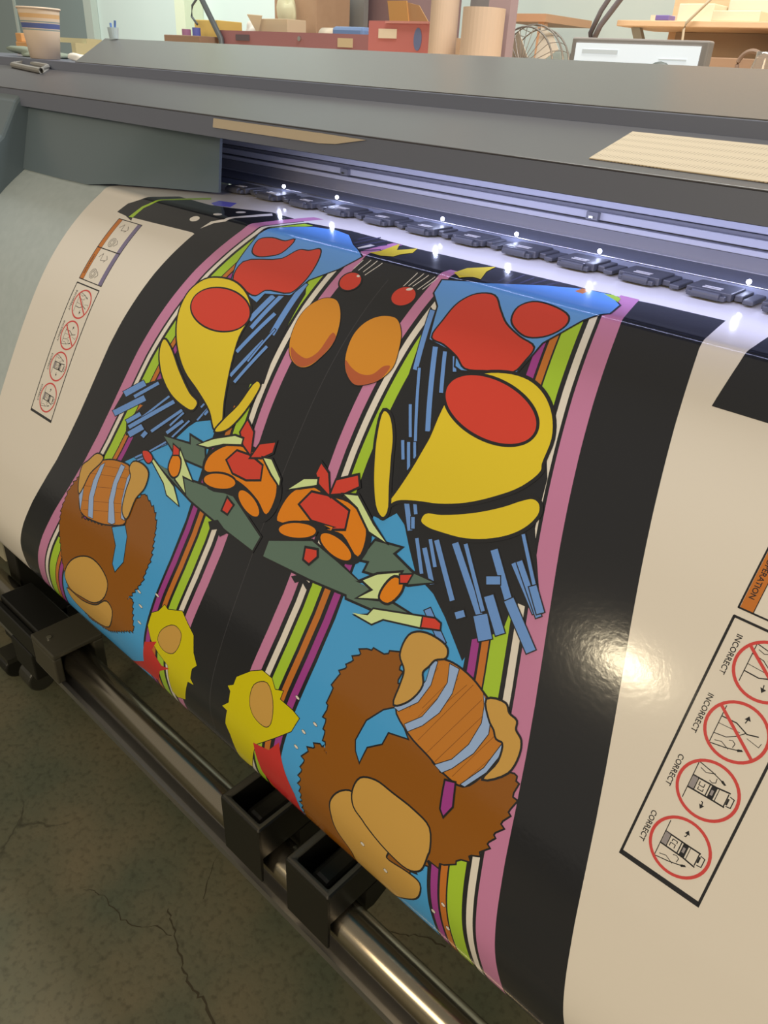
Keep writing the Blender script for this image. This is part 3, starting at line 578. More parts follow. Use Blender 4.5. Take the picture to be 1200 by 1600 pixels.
yellow;1;3;438.6,291.8 407.1,302 391.3,325.8 392.8,356.2 406.3,384.1 430.1,411.4 462.5,435.1 503.6,451.7 541.5,469.7 565.3,489.8 573.6,483.9 560.2,449.7 543.9,398.4 534.9,362.4 533.6,329.4 512.4,307.3 473.2,292
yellow;1;3;389.9,406.3 391,422.3 412.5,449.8 449.1,471.8 485.4,479.9 507.8,479.1 511.3,468.4 489.2,461 449.4,438.9 411.1,413.3
yellow;1;3;604.6,408.2 590.3,446.2 574.2,472.9 566.1,491.1 584.8,483.1 601.7,457.7 612.3,424 612.5,410.3
red;1;2.5;533,329.8 534.3,339 529.6,347.9 519.5,355.6 504.7,361.5 486.7,365.1 467.1,365.8 447.9,363.6 431,358.6 418,351.2 410.5,342.1 409,332.3 413.9,322.8 424.5,314.7 439.9,308.7 458.4,305.5 478.1,305.3 497.1,308.2 513.6,313.6 525.9,321.1
yellow;1;4;903.5,305.1 933.8,292.5 962.4,291.5 986.9,301.1 1007,319.4 1019,341.9 1022.4,368.8 1024.7,375.8 1013.3,397.3 989.1,418.8 963.3,435.8 933.9,448.9 905.6,456.9 882.4,466.3 872.3,477.4 877.8,457.7 884.3,427.3 887.6,400.6 888.6,387 886.3,357.2 887.4,330.2
yellow;1;4;1038.3,406.2 1030.7,404.7 1022,409.8 1004,424.6 976.7,442.3 943.9,458.2 923.7,465.5 922.6,473.9 932.1,476.6 952.4,474.7 980.3,469.2 1008.4,456.9 1028.9,441.6 1039.6,426.6 1042.6,413.8
yellow;1;4;815.4,380.5 822.1,409.8 832.5,434.9 846.8,462.8 862.9,484.8 874.2,489.5 876.5,481.6 865.2,455.7 852.8,427.4 842,402.8 824.6,382.3
red;1;3.5;998.8,342.2 996.2,351 988.2,358.3 975.6,363.6 959.4,366.3 941,366 922.3,362.8 904.9,356.7 890.7,348.3 881.4,338.4 877.9,328.1 880.7,318.4 889.5,310.5 903.4,305.2 920.8,303.1 939.8,304.2 958.4,308.3 974.9,314.9 987.8,323.3 996,332.7
olive;0;3;473.6,571.9 516.6,572 555.7,568.6 600.2,562.6 642.4,557 711.7,584.4 707.3,604.8 654.2,601.1 568.6,592
olive;0;3;469.8,532 530.2,523.9 524,513.2 556,514.8 573.7,542.1 533.6,545.5 506.8,546.7
black;1;0;572.2,551 565.3,531.1 584.4,504.8 623.3,487 671.4,489.8 711.6,508.7 722.5,535.4 711.7,563.3 692.1,568.9 645.7,555.6 593.2,565.4
flame;1;3;573.9,544.8 572.5,528.5 587.3,509.8 612.1,495.5 646.7,493.4 676.7,495.8 702,509.8 711.9,529.3 708,554.9 686.6,544.7 650.9,536.1 610.7,536.5
flame;1;3;637.7,540.2 637.2,543.4 634,547.1 628.3,550.9 620.7,554.4 611.8,557.4 602.6,559.6 593.9,560.6 586.6,560.4 581.5,559 579.1,556.5 579.6,553.1 583.1,549.3 589.1,545.4 597,541.9 606,539 615.1,536.9 623.6,536.1 630.6,536.4 635.4,537.8
flame;1;3;695.5,562.6 692.4,564.6 687.6,565.6 681.2,565.5 674.1,564.3 666.8,562.1 660.1,559.1 654.7,555.7 651.1,552 649.8,548.6 650.7,545.7 653.9,543.7 659,542.7 665.5,542.9 672.7,544.2 679.9,546.4 686.4,549.4 691.6,552.9 695.1,556.4 696.4,559.8
red;0;3;608.6,518.1 619.7,501.8 645.9,499 671.3,503 676.6,519.5 654.3,528.1 627,529
red;0;3;613.4,476.8 617.2,459.3 634.9,469.5 644.7,496.8 626.8,489.8
red;0;3;648.2,499.6 654.5,480 678.3,468.9 679.9,481.5 665.7,493.2
cream;0;3;545,518.7 570.1,502 605.9,484.9 621.3,483.6 622.3,490.8 590.7,501.2 564.8,515.1
cream;0;3;669.5,493.1 683,490.3 708.9,507.1 711.2,514.6 691.7,505.9
cream;0;3;513.6,538.4 556.9,566.8 535,567.9 552.4,587 524.4,577.7
flame;1;3;504.8,547.4 520.4,550.4 525.6,570.1 516.7,576.3 502.8,568.5
red;0;2;495.9,536 510.2,538.2 513.9,544.6 502.4,548.8
cream;0;2;451,566.8 462,568.7 525.9,588.7 547.8,607.5 517.8,603.6 503.9,591.4
red;1;2;436.3,567.5 449.2,563.8 462.7,570 457.3,577.9 446.3,576
red;0;3;633.7,563.2 647.3,567.2 643.1,580.4 632.6,580
black;0;0;614.4,604.2 630.3,594.7 655.4,603.3 644.5,613.5 634.6,606.7 623.3,612.9
olive;0;3;727.5,603.7 727.6,582.7 792.2,554.9 838,561.2 875.6,567.9 870.4,569.6 899.4,567.6 883.1,582.7 923.7,569.8 965.2,569.7 955.3,577.1 914.5,586.1 869.2,591.8 867.6,588.6 810.2,596.3
olive;0;3;877,517.7 911.1,510.9 904.7,520.7 936.9,528.9 965.4,526.8 938,542.1 896.5,550.1 878.9,553.6 880.1,541.2 866.9,544.8
black;1;0;727.9,559.1 723.2,530 735.7,507 764.8,490.7 810.3,490.1 831,481.8 821.5,487.2 850.1,494.8 871.7,518.9 866.4,549.8 846.4,559 812.1,554.8 817.8,540.8 792.1,542 760.1,565.9
flame;1;3;729.2,554.7 728.4,533 738,511.3 761.4,497 789,498.6 817.2,497 795.1,497.8 821.5,493.3 847.2,500.8 861.8,516 863,543 831,529.3 807.4,533.4 812.6,530.8 780.7,533.1
flame;1;3;792.5,542.1 792.3,545 789.5,548.7 784.3,552.8 777.2,556.9 768.9,560.6 760.1,563.5 751.7,565.4 744.7,566 739.6,565.3 737,563.3 737.3,560.2 740.4,556.3 745.9,552.1 753.3,548 761.7,544.4 770.4,541.6 778.6,539.8 785.3,539.4 790.1,540.1
flame;1;3;854.3,550 852,552.8 847.3,554.9 840.9,556.1 833.2,556.5 825,555.8 817,554.1 810.1,551.7 805.1,548.7 802.4,545.4 802.2,542.3 804.7,539.5 809.6,537.4 816.3,536.2 824.2,536 832.4,536.7 840.2,538.5 846.8,540.9 851.6,543.8 854.1,547
red;0;3;754.5,522.5 764.8,503.2 791.7,497.5 819.4,501 826.3,502.2 830.5,522.3 812.2,530.1 819.4,525.4 780.2,532
red;0;3;760.5,479.8 761.8,466.8 777.1,473.5 791.4,495.7 770.9,489.6
red;0;3;793,493.7 793.3,476.4 819.5,460.2 826.7,470.7 811,485.3
cream;0;3;728.3,513 745.6,493.1 765.3,485.5 767.3,492.2 744.6,504.1
cream;0;3;811.8,486.8 830.7,481.1 866.1,502.4 890.9,513.3 864.7,511.2 837,493
cream;0;3;881.4,564.3 896.5,550.1 923.4,535.2 921.2,547.8 910.7,572.7 884,584.6 899.4,567.6
flame;1;3;910.7,561 918.9,543.1 930.8,543.3 932.7,553.9 923.1,571.5 911.6,571.6
red;0;2;924.5,537.5 937.8,530.8 936.1,541.2 928.2,544.9
cream;0;2;884.2,603.3 904.8,596.2 908.9,586.6 970.8,564.7 973.5,575.7 925.2,590.1 913.6,602
red;0;2;970.8,564.7 984.4,560 992.3,561.5 994.3,567.2 973.3,575.2
red;0;3;788,566.3 804.1,561.7 807.4,568.1 800.2,580 791.1,578.8
black;0;0;781.1,606.3 794,597.7 816.5,602.1 810.5,610 799,604.2 790.4,610.8
brown;0;1.6;305.6,656.7 300.1,661.1 301.9,663.1 300.3,665.9 294,670 296.6,672.4 295,675.2 290.1,680 291.2,681.7 289.6,684.4 285.1,690.8 288.2,692.3 287.7,695.7 284.3,702.2 286.3,703.5 285.7,706.9 282.2,713.4 284.3,714.7 283.7,718.1 281.6,724.7 284.9,724.9 285.4,727.9 284.1,734.4 286.5,734.8 287,737.8 285.4,744.3 288.1,744.6 288.6,747.6 290.1,754 291.9,754 293.3,756.7 293.6,763.7 296.6,763.1 298,765.8 298.7,772.6 301.3,772.2 302.7,774.9 303.7,781.5 306,781.3 307.4,784 307.8,792 311,791.5 312.5,794.7 313.8,802.3 316.1,802.3 317.6,805.5 318.6,813.2 321.1,813 322.7,816.2 322.2,823.3 324.1,823.8 324.8,827 323.8,834.2 326.3,834.6 326.9,837.8 326.3,844.9 328.4,845.4 329,848.6 328.3,855.7 330.5,856.2 331.1,859.5 335.3,864.9 337.3,862.5 340,863.8 344.6,868.4 346.2,866.9 348.9,868.2 353.3,873.1 355.1,871.3 357.8,872.6 361.8,878.4 364,875.6 366.7,876.9 370.7,882.7 372.9,880 375.6,881.3 382,882.7 382,879.7 384.8,879 391.2,880 391.3,877.3 394.1,876.6 400.4,877.2 400.6,875 403.4,874.3 409.6,874.6 409.9,872.7 412.6,872 419.2,873.8 419.1,870.3 421.9,869.6 428.3,870.6 428.4,868 431.2,867.3 437.4,867.5 437.7,865.6 440.5,864.9 447,864.2 446.3,861.4 448.7,859.9 455.4,859.4 454.5,856.4 457,854.9 463.5,854.1 462.8,851.3 465.3,849.8 472.1,849.5 471,846.3 473.5,844.8 479.5,843 479.3,841.3 481.8,839.7 488.2,838.8 487.6,836.2 490.1,834.7 496.4,833.6 495.8,831.2 498.3,829.7 504.3,827.9 504.1,826.1 506.6,824.6 513.2,823.9 512.4,821.1 514.8,819.6 521.6,819.2 520.6,816.1 523.1,814.5 524.3,808.4 521.5,808.4 520.8,805.8 521.3,799.8 519.1,799.7 518.4,797 520,790.8 516.8,790.9 516.1,788.3 517.1,782.2 514.4,782.1 513.7,779.5 514.7,773.4 512.1,773.4 511.4,770.8 502.3,771 502.4,774.2 498.5,775.7 502.9,771.8 501.8,770.2 503.1,767.9 508.7,764.7 506.4,762.4 507.8,760.1 513.1,756.8 511,754.7 512.4,752.3 517.9,749.1 515.6,746.9 517,744.6 521.5,740.7 520.2,739.1 521.6,736.8 525.4,731.1 522.4,730 522.7,727 525.3,721.2 523.5,720.2 523.8,717.3 526.2,711.4 524.6,710.4 524.9,707.5 528.8,701.8 525.7,700.7 526.1,697.8 527.9,691.4 524.6,691.3 524,688.6 525.9,682.1 522.6,682.1 522,679.4 523.1,673.1 520.5,672.9 519.9,670.1 520.6,664 518.5,663.7 517.8,660.9 518,654.9 516.4,654.5 515.8,651.7 513.7,644.8 511,645.9 509,643.4 507,636.3 504.2,637.5 502.2,635 497.1,629.4 495,632 492,630.7 486.5,626.1 484.9,627.6 481.8,626.3 476.3,621.8 474.7,623.3 471.7,621.9 464,625.8 465.3,628.5 462.5,631.3 454.6,634.9 456.1,637.8 453.4,640.6 449.1,645.8 452.4,647.1 451.9,649.9 449.2,655.3 450.9,656.3 450.4,659.1 447.1,664.5 449.4,665.6 449,668.4 446.3,675.6 449.7,676.2 450,679.5 443.5,679.7 443.6,682.2 440.9,683.4 434.3,683.3 434.6,686 431.9,687.2 425.6,688.1 425.5,689.9 422.8,691 416.1,690.8 416.4,693.7 413.7,694.8 406.8,694.1 407.4,697.5 404.6,698.7 397.8,698.1 398.3,701.3 395.6,702.5 389.4,700.4 389.3,703.7 386.5,704.3 380.4,702.6 380.2,705.5 377.5,706 371.5,705.2 371.2,707.2 368.5,707.8 362.3,705.9 362.1,709 359.4,709.5 353.5,708.7 353.1,710.8 350.4,711.3 344.2,709.3 344.1,712.5 341.4,713.1 339.6,707.2 337.8,707.4 336.3,705 335.8,698.3 332.7,699.4 331.2,696.9 329.5,691 327.6,691.3 326.1,688.9 324.8,682.7 322.5,683.3 321,680.8 319.6,674.7 317.4,675.2 315.8,672.8 315.1,666.2 312.3,667.1 310.7,664.7 309.1,658.7 307.2,659.1
blue;0;1.6;422.4,694.1 450,679.5 461.4,692 469.9,729 456.7,750.4 446.9,742.5 442.9,714.7
tan;1;2.2;321.8,823.5 333.2,794.8 356.1,773.2 389.7,759.5 422.8,762.5 444.5,776.5 441.2,799.7 412.2,825.1 370.6,836.6 334.9,839.9
tan;1;2.2;320.7,847.8 367,846.1 417,828.7 449.7,804.8 464.7,812.9 446.2,853.3 380.3,873.9 327.2,865.9
wood;1;2.2;336.2,702.9 321.9,681.1 319.5,651.4 336.6,623.8 360.1,609.3 386.4,601.1 420.1,598.9 430.1,609.5 429.5,632.8 435.2,656.6 448.5,674.9 420.4,690.2 384.1,700.7
plank;0;0;326.4,663.7 326.6,664.3 424.2,632.3 424,631.8
plank;0;0;330.5,686.5 330.7,687.1 430.7,653 430.5,652.4
plank;0;0;339.4,698.2 339.6,698.8 437.1,664.8 436.9,664.3
plank;0;0;330.2,641 330.3,641.6 422.2,615.7 422.1,615.2
plank;0;0;343.9,622.4 344,622.9 422.2,602.7 422.1,602.2
hoop;0;0.8;370.8,700.8 358.1,702.5 346.1,674.6 344.8,647.8 351,620.9 358.9,614.4 355.9,643.6 357.2,670.2
hoop;0;0.8;420.2,689.7 410.5,690.9 396.7,660.4 393.8,632.1 398,601.8 408.2,602.1 403.6,631.3 408.6,658.6 426.4,685.1
hoop;0;0.8;446.2,672.4 437.6,673.1 426.3,648.6 422.2,615.4 426,603.9 430.4,610 429.5,632.8 435.6,656.5
hoop;0;0.8;334.2,702.2 321,684.5 318.6,657.9 321.8,653.6 329.3,681.2
tan;1;2.2;318.3,679.4 308.5,661.7 306.3,638 316.4,626.7 333.1,608.6 350.1,608.4 348.4,616.5 330.3,641.3 323.3,668.3
tan;1;2.2;420.1,598.9 424.2,588.7 446.1,585 463.8,591.1 466.5,612.7 454.7,634.4 449,668.4 435.7,662.2 429.5,632.8 429.3,609.8
brown;0;1.8;961.9,612 948.7,617.7 948.7,620.9 943.1,624.8 928.1,625.4 927,628.9 920.1,630.6 911.9,635.3 915.8,638.6 914,642 906.4,647 909.7,650 907.8,653.4 902.4,659.4 904.5,661.4 903.1,664.8 896.7,670.5 899.8,672.9 898.4,676.3 893.6,690.2 897.4,692.3 897,699.1 895.6,712.4 898.7,713.7 899.5,719.9 897.4,729.4 902.2,729.1 903.4,733 903.2,741.9 906.2,742.1 907.4,746.1 907.5,754.4 911.2,753.6 912.9,756.8 912.7,765.4 916.8,764.4 918.4,767.6 911.5,760.7 908.9,763.7 904.9,762 896.9,766.2 899.9,769.4 897.8,772.6 889.5,776.4 892.9,779.9 890.8,783.1 884.8,791.9 890.2,793.4 889.9,797.8 886,806.8 889.3,808.2 889,812.6 884.6,821.1 889.1,822.1 889.2,826.2 884.6,834.7 889.3,835.8 889.3,839.8 886.1,848.3 889.4,849.4 889.5,853.5 886.6,861.3 888.9,862.5 888.7,866.3 882.7,874 888.2,875.3 887.9,879.2 884.1,887 887.4,888.2 887.1,892 883.3,899.8 886.6,901 886.4,904.9 880.6,912.6 885.8,913.9 885.6,917.8 893.5,922 894.5,917.8 898.4,917.8 906.3,921.7 907.3,917.8 911.1,917.8 919,922.6 920.1,917.8 923.9,917.8 931.8,920.3 932.8,917.8 936.7,917.8 945.8,922.4 947,917.8 951.5,917.8 960.6,921.4 961.8,917.8 966.2,917.8 975.4,920.5 976.6,917.8 981,917.8 990.2,922.3 991.4,917.8 995.8,917.8 1004.9,916.1 1001.7,911.7 1004.2,909 1011.6,905.7 1010.1,902.9 1012.6,900.3 1021,897.9 1018.5,894.2 1021,891.6 1028.7,888.5 1026.9,885.4 1029.4,882.8 1038.1,880.7 1035.3,876.7 1037.8,874.1 1046.5,871.9 1043.7,868 1046.3,865.4 1053.7,862.1 1052.1,859.2 1054.7,856.6 1063.5,854.7 1060.6,850.5 1063.1,847.9 1066.8,839.1 1062.2,838.4 1061.8,834.3 1065.6,825.5 1060.9,824.8 1060.5,820.8 1068.6,816.9 1064.8,813.5 1066.6,810.4 1073.7,805.8 1070.9,803.1 1072.7,800 1080.7,796 1077,792.7 1078.8,789.6 1091.6,789.2 1090.7,783.8 1095.8,781.4 1107.1,771.6 1106.2,768.4 1110.7,762.9 1120.1,758.6 1116.6,754.7 1119.1,751.2 1127.3,746.1 1125.1,743 1127.6,739.5 1132.9,732.6 1129.3,730.8 1130,727.2 1134.2,720.1 1131.6,718.5 1132.3,714.8 1138.3,706.3 1133.9,704.4 1134.5,699.9 1139.2,691.2 1136,689.5 1136.7,685 1139.7,674.3 1134.3,674.1 1133.3,669.5 1134.5,659.1 1131,658.6 1130,653.9 1127.3,653.3 1116.7,657.3 1118.5,661.3 1114.7,664.7 1104.5,669 1106,672.6 1102.2,676.1 1093.5,678.7 1095.8,682.5 1093.1,685.2 1085.3,688.8 1086.8,691.7 1084,694.4 1074.8,692.7 1074.1,695.9 1069.8,696.5 1060.3,693 1059.8,697.9 1055.5,698.5 1049.6,691.5 1047.2,695.8 1043.6,694.7 1037.5,688.3 1035.3,692 1031.7,690.8 1025.9,683.3 1023.3,688.1 1019.8,687 1013.3,681.7 1011.4,684.3 1007.8,683.1 1001.4,673.6 997.7,677.5 993.4,675 985.9,667.5 983.3,669.4 979,667 981.6,656.8 976,657.3 974.7,653.2 976.3,643.4 971.7,643.6 970.4,639.5 971.9,629.7 967.4,629.9 966.2,625.7 968.8,615.6 963.2,616.1
blue;0;1.8;979.9,669 968.7,678.3 953.5,700.8 949.3,727.9 954,738.6 962.5,746.9 965,726.1 981,711.8 983.2,695.9 1007.4,688.6 992.8,676.8
tan;1;2.2;939.5,819.9 948.9,798.1 965.7,785.9 977.3,802.7 1002.8,813.5 1029,816.7 1028,831.4 1058.4,826.2 1075,827 1074.7,850.7 1055.2,881.3 1018,917.8 977,905.1 971.2,884.1 949.8,861.2 942.5,839.1
tan;1;2.2;966.6,783.7 970.8,763.6 989.5,753.6 1014.3,752.8 1044.5,752.9 1066.9,757.9 1075.8,780.9 1075.4,783.9 1072.6,808.1 1057.4,820.3 1026.3,819.1 995.6,810 988.2,806.5 973.2,799.7
wood;1;2.2;1004.1,597.9 1022.3,591.6 1048.2,594.2 1070.9,602.8 1090,610.6 1102.1,624.5 1106.5,640.7 1100.4,666.3 1084.2,694.8 1059.9,695.6 1037.4,690 1007.8,683.1 982.3,667.6 997.5,648.3 1005.1,621.1
plank;0;0;1009.9,603.5 1009.4,603.5 996.3,659.1 996.8,659.1
plank;0;0;1025.2,614.8 1024.8,614.7 1010.2,650.7 1010.7,650.8
plank;0;0;1035.6,601.5 1035.1,601.4 1009.4,661.4 1009.8,661.5
plank;0;0;1046.9,602.4 1046.5,602.2 1015.4,668 1015.9,668.1
plank;0;0;1019.6,683.3 1020,683.4 1053.3,598.7 1052.8,598.6
plank;0;0;1034.1,689.4 1034.5,689.5 1067.8,607.2 1067.4,607
plank;0;0;1046.5,691.5 1047,691.6 1076.1,619.1 1075.7,619
plank;0;0;1069.9,693.8 1070.3,693.8 1095.9,628.5 1095.5,628.4
plank;0;0;1083,692.5 1083.4,692.6 1104.7,642 1104.4,641.9
hoop;0;0.8;1020.4,593.4 1031.8,592.7 1035.2,618.7 1030.3,644 1017.9,666.6 1004.8,681.7 998.5,677.2 1014.2,658.7 1022.6,633.6 1026.3,611.5
hoop;0;0.8;1067.2,601.6 1082.5,613.8 1087.8,633.4 1081.4,659.2 1066.6,686.1 1058.1,696.8 1048.1,694.5 1063.1,678.4 1073.7,654.3 1077.3,627.8 1072.8,611.3
hoop;0;0.8;1000,599.6 1006.4,598.4 1009.3,623.7 1003.1,647.6 985.9,668.6 979.5,668 996.5,646.3 1002.8,622.4
hoop;0;0.8;1104.5,635.3 1108.8,639.2 1101.2,668.2 1086.6,694.2 1082,694.8 1097.5,665.8
tan;1;2.2;962.9,614 963.7,590.6 974.2,581.3 993,577.7 1010.2,580.9 1012.9,589.4 1002.5,597.5 998.5,607.2 994.4,617 1000.1,629 992.8,651 978,664.9 976.6,642.4 974.6,625.6
tan;1;2.2;1072.8,604.1 1091.6,597.7 1098.4,604.3 1108.2,606.6 1110.7,614.5 1119.6,620.6 1123.6,634.5 1120.7,655.3 1101.8,675.1 1108.8,651.2 1105.1,632.1 1097.5,632.1 1092,626 1084.6,621
purple;0;2.2;1065.5,702 1075.3,697.9 1082.2,720.8 1077.3,735.1 1072,730.6 1067.7,713.1
plume;0;1;582.9,742.8 591.9,745.7 620.8,733.6 635.9,742.8 654.5,752.5 662.9,774.6 674.4,787.9 665.9,797.8 664.7,814.2 672.3,820.2 659.4,823 642.8,869.8 615.8,886.9 606.2,881.7 611.7,825.1 588.1,817 569.1,806.1 557.7,788.6 560.6,766.5 573.2,757.6
tan;1;1;589.1,779.6 612.8,759.7 629.9,763 631.4,779.6 621.2,798.4 599,805.3 585.1,797.3
dress;0;0;553.4,817.8 582.5,801.3 572,821 594.5,836.1 615.3,828.5 586.2,851.9 567.9,888.6 522.7,896.2 469.4,917.8 539.6,864.4
plume;0;1;753.3,917.8 748.5,857.1 741.7,840.3 745.6,815.1 735.4,814.1 746.9,801.6 746,785 739.5,780.4 748.8,773.8 750.5,761.1 771.3,741.2 788.3,730.5 806.8,731.1 817,740.8 829.5,735.6 828.6,747.3 852.3,748.5 864.9,751.7 859.1,773.1 837.2,796.5 804.9,829.6 782.3,898.4
tan;1;1;782.8,754 801.9,740.6 818.5,755.5 825,783.4 818.2,792.9 796.3,792.2 783.4,778.9
dress;0;0;799.8,830.7 829.5,821.4 844.9,798.6 856.2,825.6 874,864.7 882.1,917.8 835,911 807.5,883
white;0;0.5;526.8,752.7 524.7,753.4 521.1,753.2 518.1,752.2 517.5,751 519.6,750.3 523.2,750.5 526.2,751.5
white;0;0.5;566.8,738.9 564.9,739.6 561.4,739.3 558.5,738.4 557.9,737.2 559.9,736.6 563.3,736.8 566.2,737.8
white;0;0.5;537.7,770.6 535.6,771.3 532.1,771.1 529.1,770.1 528.5,768.9 530.7,768.2 534.2,768.4 537.2,769.3
white;0;0.5;541.6,795.1 539.4,795.9 535.8,795.7 533,794.7 532.6,793.3 534.8,792.6 538.3,792.7 541.2,793.8
white;0;0.5;856.6,731.3 855,732.1 852.3,731.9 850.1,730.9 849.6,729.7 851.2,728.9 853.9,729.1 856.2,730.1
white;0;0.5;893.1,745 891.6,745.8 889,745.7 886.8,744.7 886.4,743.5 888,742.7 890.5,742.8 892.7,743.8
white;0;0.5;880.6,763.1 879,763.9 876.4,763.8 874.2,762.8 873.8,761.5 875.4,760.7 878,760.8 880.2,761.8
white;0;0.5;875.8,787.1 874.1,788 871.4,787.9 869.3,786.9 868.9,785.6 870.6,784.7 873.3,784.7 875.4,785.7
white;0;0.5;1099.2,854.1 1097.7,855.8 1095.6,855.8 1094.2,854.1 1094.2,851.8 1095.7,850.2 1097.7,850.2 1099.2,851.7
white;0;0.5;1110.4,828.6 1109.1,829.8 1107.1,829.8 1105.5,828.6 1105.3,827 1106.6,825.8 1108.6,825.9 1110.2,827
white;0;0.5;1118.9,863.4 1117.4,865.3 1115.4,865.4 1114,863.5 1114.1,860.9 1115.5,859.1 1117.5,859.1 1118.9,860.8
white;0;0.5;1030.4,857.2 1028.7,859 1026.4,859.1 1024.9,857.3 1025.1,854.7 1026.9,852.9 1029.1,852.8 1030.6,854.6
white;0;0.5;995.4,843.7 993.6,845.3 991.3,845.3 989.7,843.7 989.8,841.6 991.5,840 993.9,840 995.5,841.5
green;0;0;131.8,237.8 143.3,237.1 147.7,212.5 160.1,198.6 217.5,122.1 203,111.4 155.7,194.9 140,210.2
white;1;0;293.3,202.4 294.6,203.9 295,205.7 294.5,207.6 293.1,209.5 290.8,211.1 288,212.3 284.9,213 281.7,213 278.9,212.6 276.6,211.5 275.2,210 274.7,208.2 275.2,206.2 276.7,204.4 279,202.8 282,201.7 285.3,201 288.4,201 291.2,201.4
white;1;0;325,180.6 326.7,182.3 327.6,184.2 327.4,186 326.2,187.5 324.1,188.6 321.6,189.5 319,189.9 316.4,189.9 314.3,189.5 312.7,188.7 311.9,187.6 311.5,186.1 311.8,184.3 312.4,182.4 313.6,180.7 315.3,179.3 317.5,178.5 320.1,178.6 322.6,179.2
white;1;0;337.6,143.8 339.1,145.5 339.9,147.6 340.1,150 339.4,152.2 338,154.3 336.1,155.9 333.8,156.9 331.3,157.2 329,156.8 327,155.7 325.4,154 324.6,152 324.5,149.6 325.1,147.3 326.5,145.2 328.4,143.6 330.6,142.5 333.2,142.2 335.5,142.6
white;0;0;316,222.6 324.4,203.8 346.6,194 371.1,118.7 386.2,129.8 353.9,197.1 334,205.1
violet;0;0;242.7,140.7 233.8,117.8 268.4,107.9 289.5,137.2 262.3,148.7
"""
sheet_bm = B()
VC = {}
GRID = [s * 1000 for s in SLEN]
def clip(poly, axis, lo, hi):
    for sgn, lim in ((1, lo), (-1, hi)):
        out = []
        for i in range(len(poly)):
            a, b = poly[i - 1], poly[i]
            da, db = sgn * (a[axis] - lim), sgn * (b[axis] - lim)
            if (da < 0) != (db < 0):
                t = da / (da - db); out.append((a[0] + (b[0] - a[0]) * t, a[1] + (b[1] - a[1]) * t))
            if db >= 0: out.append(b)
        poly = out
        if len(poly) < 3: return []
    return poly
def lay(poly, mi, h):
    """put one flat convex piece (mm on the unrolled sheet) onto the curved sheet"""
    smin = min(p[1] for p in poly); smax = max(p[1] for p in poly)
    for g0, g1 in zip(GRID, GRID[1:]):
        if g1 <= smin or g0 >= smax: continue
        q = clip(poly, 1, g0, g1)
        if len(q) < 3: continue
        vs = []
        for x, s in q:
            key = (round(x, 2), round(s, 2), h)
            v = VC.get(key)
            if v is None:
                v = sheet_bm.verts.new(on_sheet(x / 1000, s / 1000, h)); VC[key] = v
            if v not in vs: vs.append(v)
        if len(vs) < 3: continue
        try:
            f = sheet_bm.faces.new(vs); f.material_index = mi; f.smooth = True
        except ValueError: pass
def fill(poly, mi, h):
    pts = [Vector((x, s, 0)) for x, s in poly]
    for tri in tessellate_polygon([pts]):
        lay([poly[i] for i in tri], mi, h)
def offset(poly, d):
    n = len(poly); ar = sum(poly[i - 1][0] * poly[i][1] - poly[i][0] * poly[i - 1][1] for i in range(n))
    sg = 1 if ar > 0 else -1; out = []
    for i in range(n):
        a, b, c = Vector(poly[i - 1]), Vector(poly[i]), Vector(poly[(i + 1) % n])
        u, v = (b - a), (c - b)
        if u.length < 1e-6 or v.length < 1e-6: out.append(tuple(b)); continue
        u.normalize(); v.normalize()
        nu, nv = Vector((u.y, -u.x)) * sg, Vector((v.y, -v.x)) * sg
        m = nu + nv
        if m.length < 0.3: m = nu
        m.normalize(); k = max(0.5, m.dot(nu)); out.append(tuple(b + m * (d / k)))
    return out
LEVELS = []
def level(poly):
    x0 = min(p[0] for p in poly); x1 = max(p[0] for p in poly); s0 = min(p[1] for p in poly); s1 = max(p[1] for p in poly)
    l = 1 + max([L[4] for L in LEVELS if L[0] < x1 and L[1] > x0 and L[2] < s1 and L[3] > s0], default=0)
    LEVELS.append((x0, x1, s0, s1, l)); return l
STEP = 0.00003
def put(col, poly, sm=0, ol=0.0):
    poly = [tuple(p) for p in poly]
    if sm: poly = [tuple(p) for p in catmull(poly, 4, True)]
    if ol:
        q = offset(poly, ol); fill(q, IDX['outline'], level(q) * STEP)
    fill(poly, IDX[col], level(poly) * STEP)
def strip(col, pts, w, closed=False, lv=None):
    """a drawn line of width w"""
    n = len(pts)
    for i in range(n if closed else n - 1):
        a, b = Vector(pts[i]), Vector(pts[(i + 1) % n])
        d = b - a
        if d.length < 1e-6: continue
        d.normalize(); nn = Vector((-d.y, d.x)) * w / 2; e = d * w * 0.25
        q = [tuple(a + nn - e), tuple(a - nn - e), tuple(b - nn + e), tuple(b + nn + e)]
        lay(q, IDX[col], lv * STEP)
W_SHEET = 1418.0
LV0 = 0
for k in range(12):
    x0, x1 = W_SHEET * k / 12, W_SHEET * (k + 1) / 12
    lay([(x0, 0), (x1, 0), (x1, SLEN[-1] * 1000), (x0, SLEN[-1] * 1000)], IDX['paper'], 0.0)
for ln in SHAPES.strip().split('\n'):
    c, sm, ol, pts = ln.split(';')
    put(c, [tuple(float(v) for v in p.split(',')) for p in pts.split()], int(sm), float(ol))
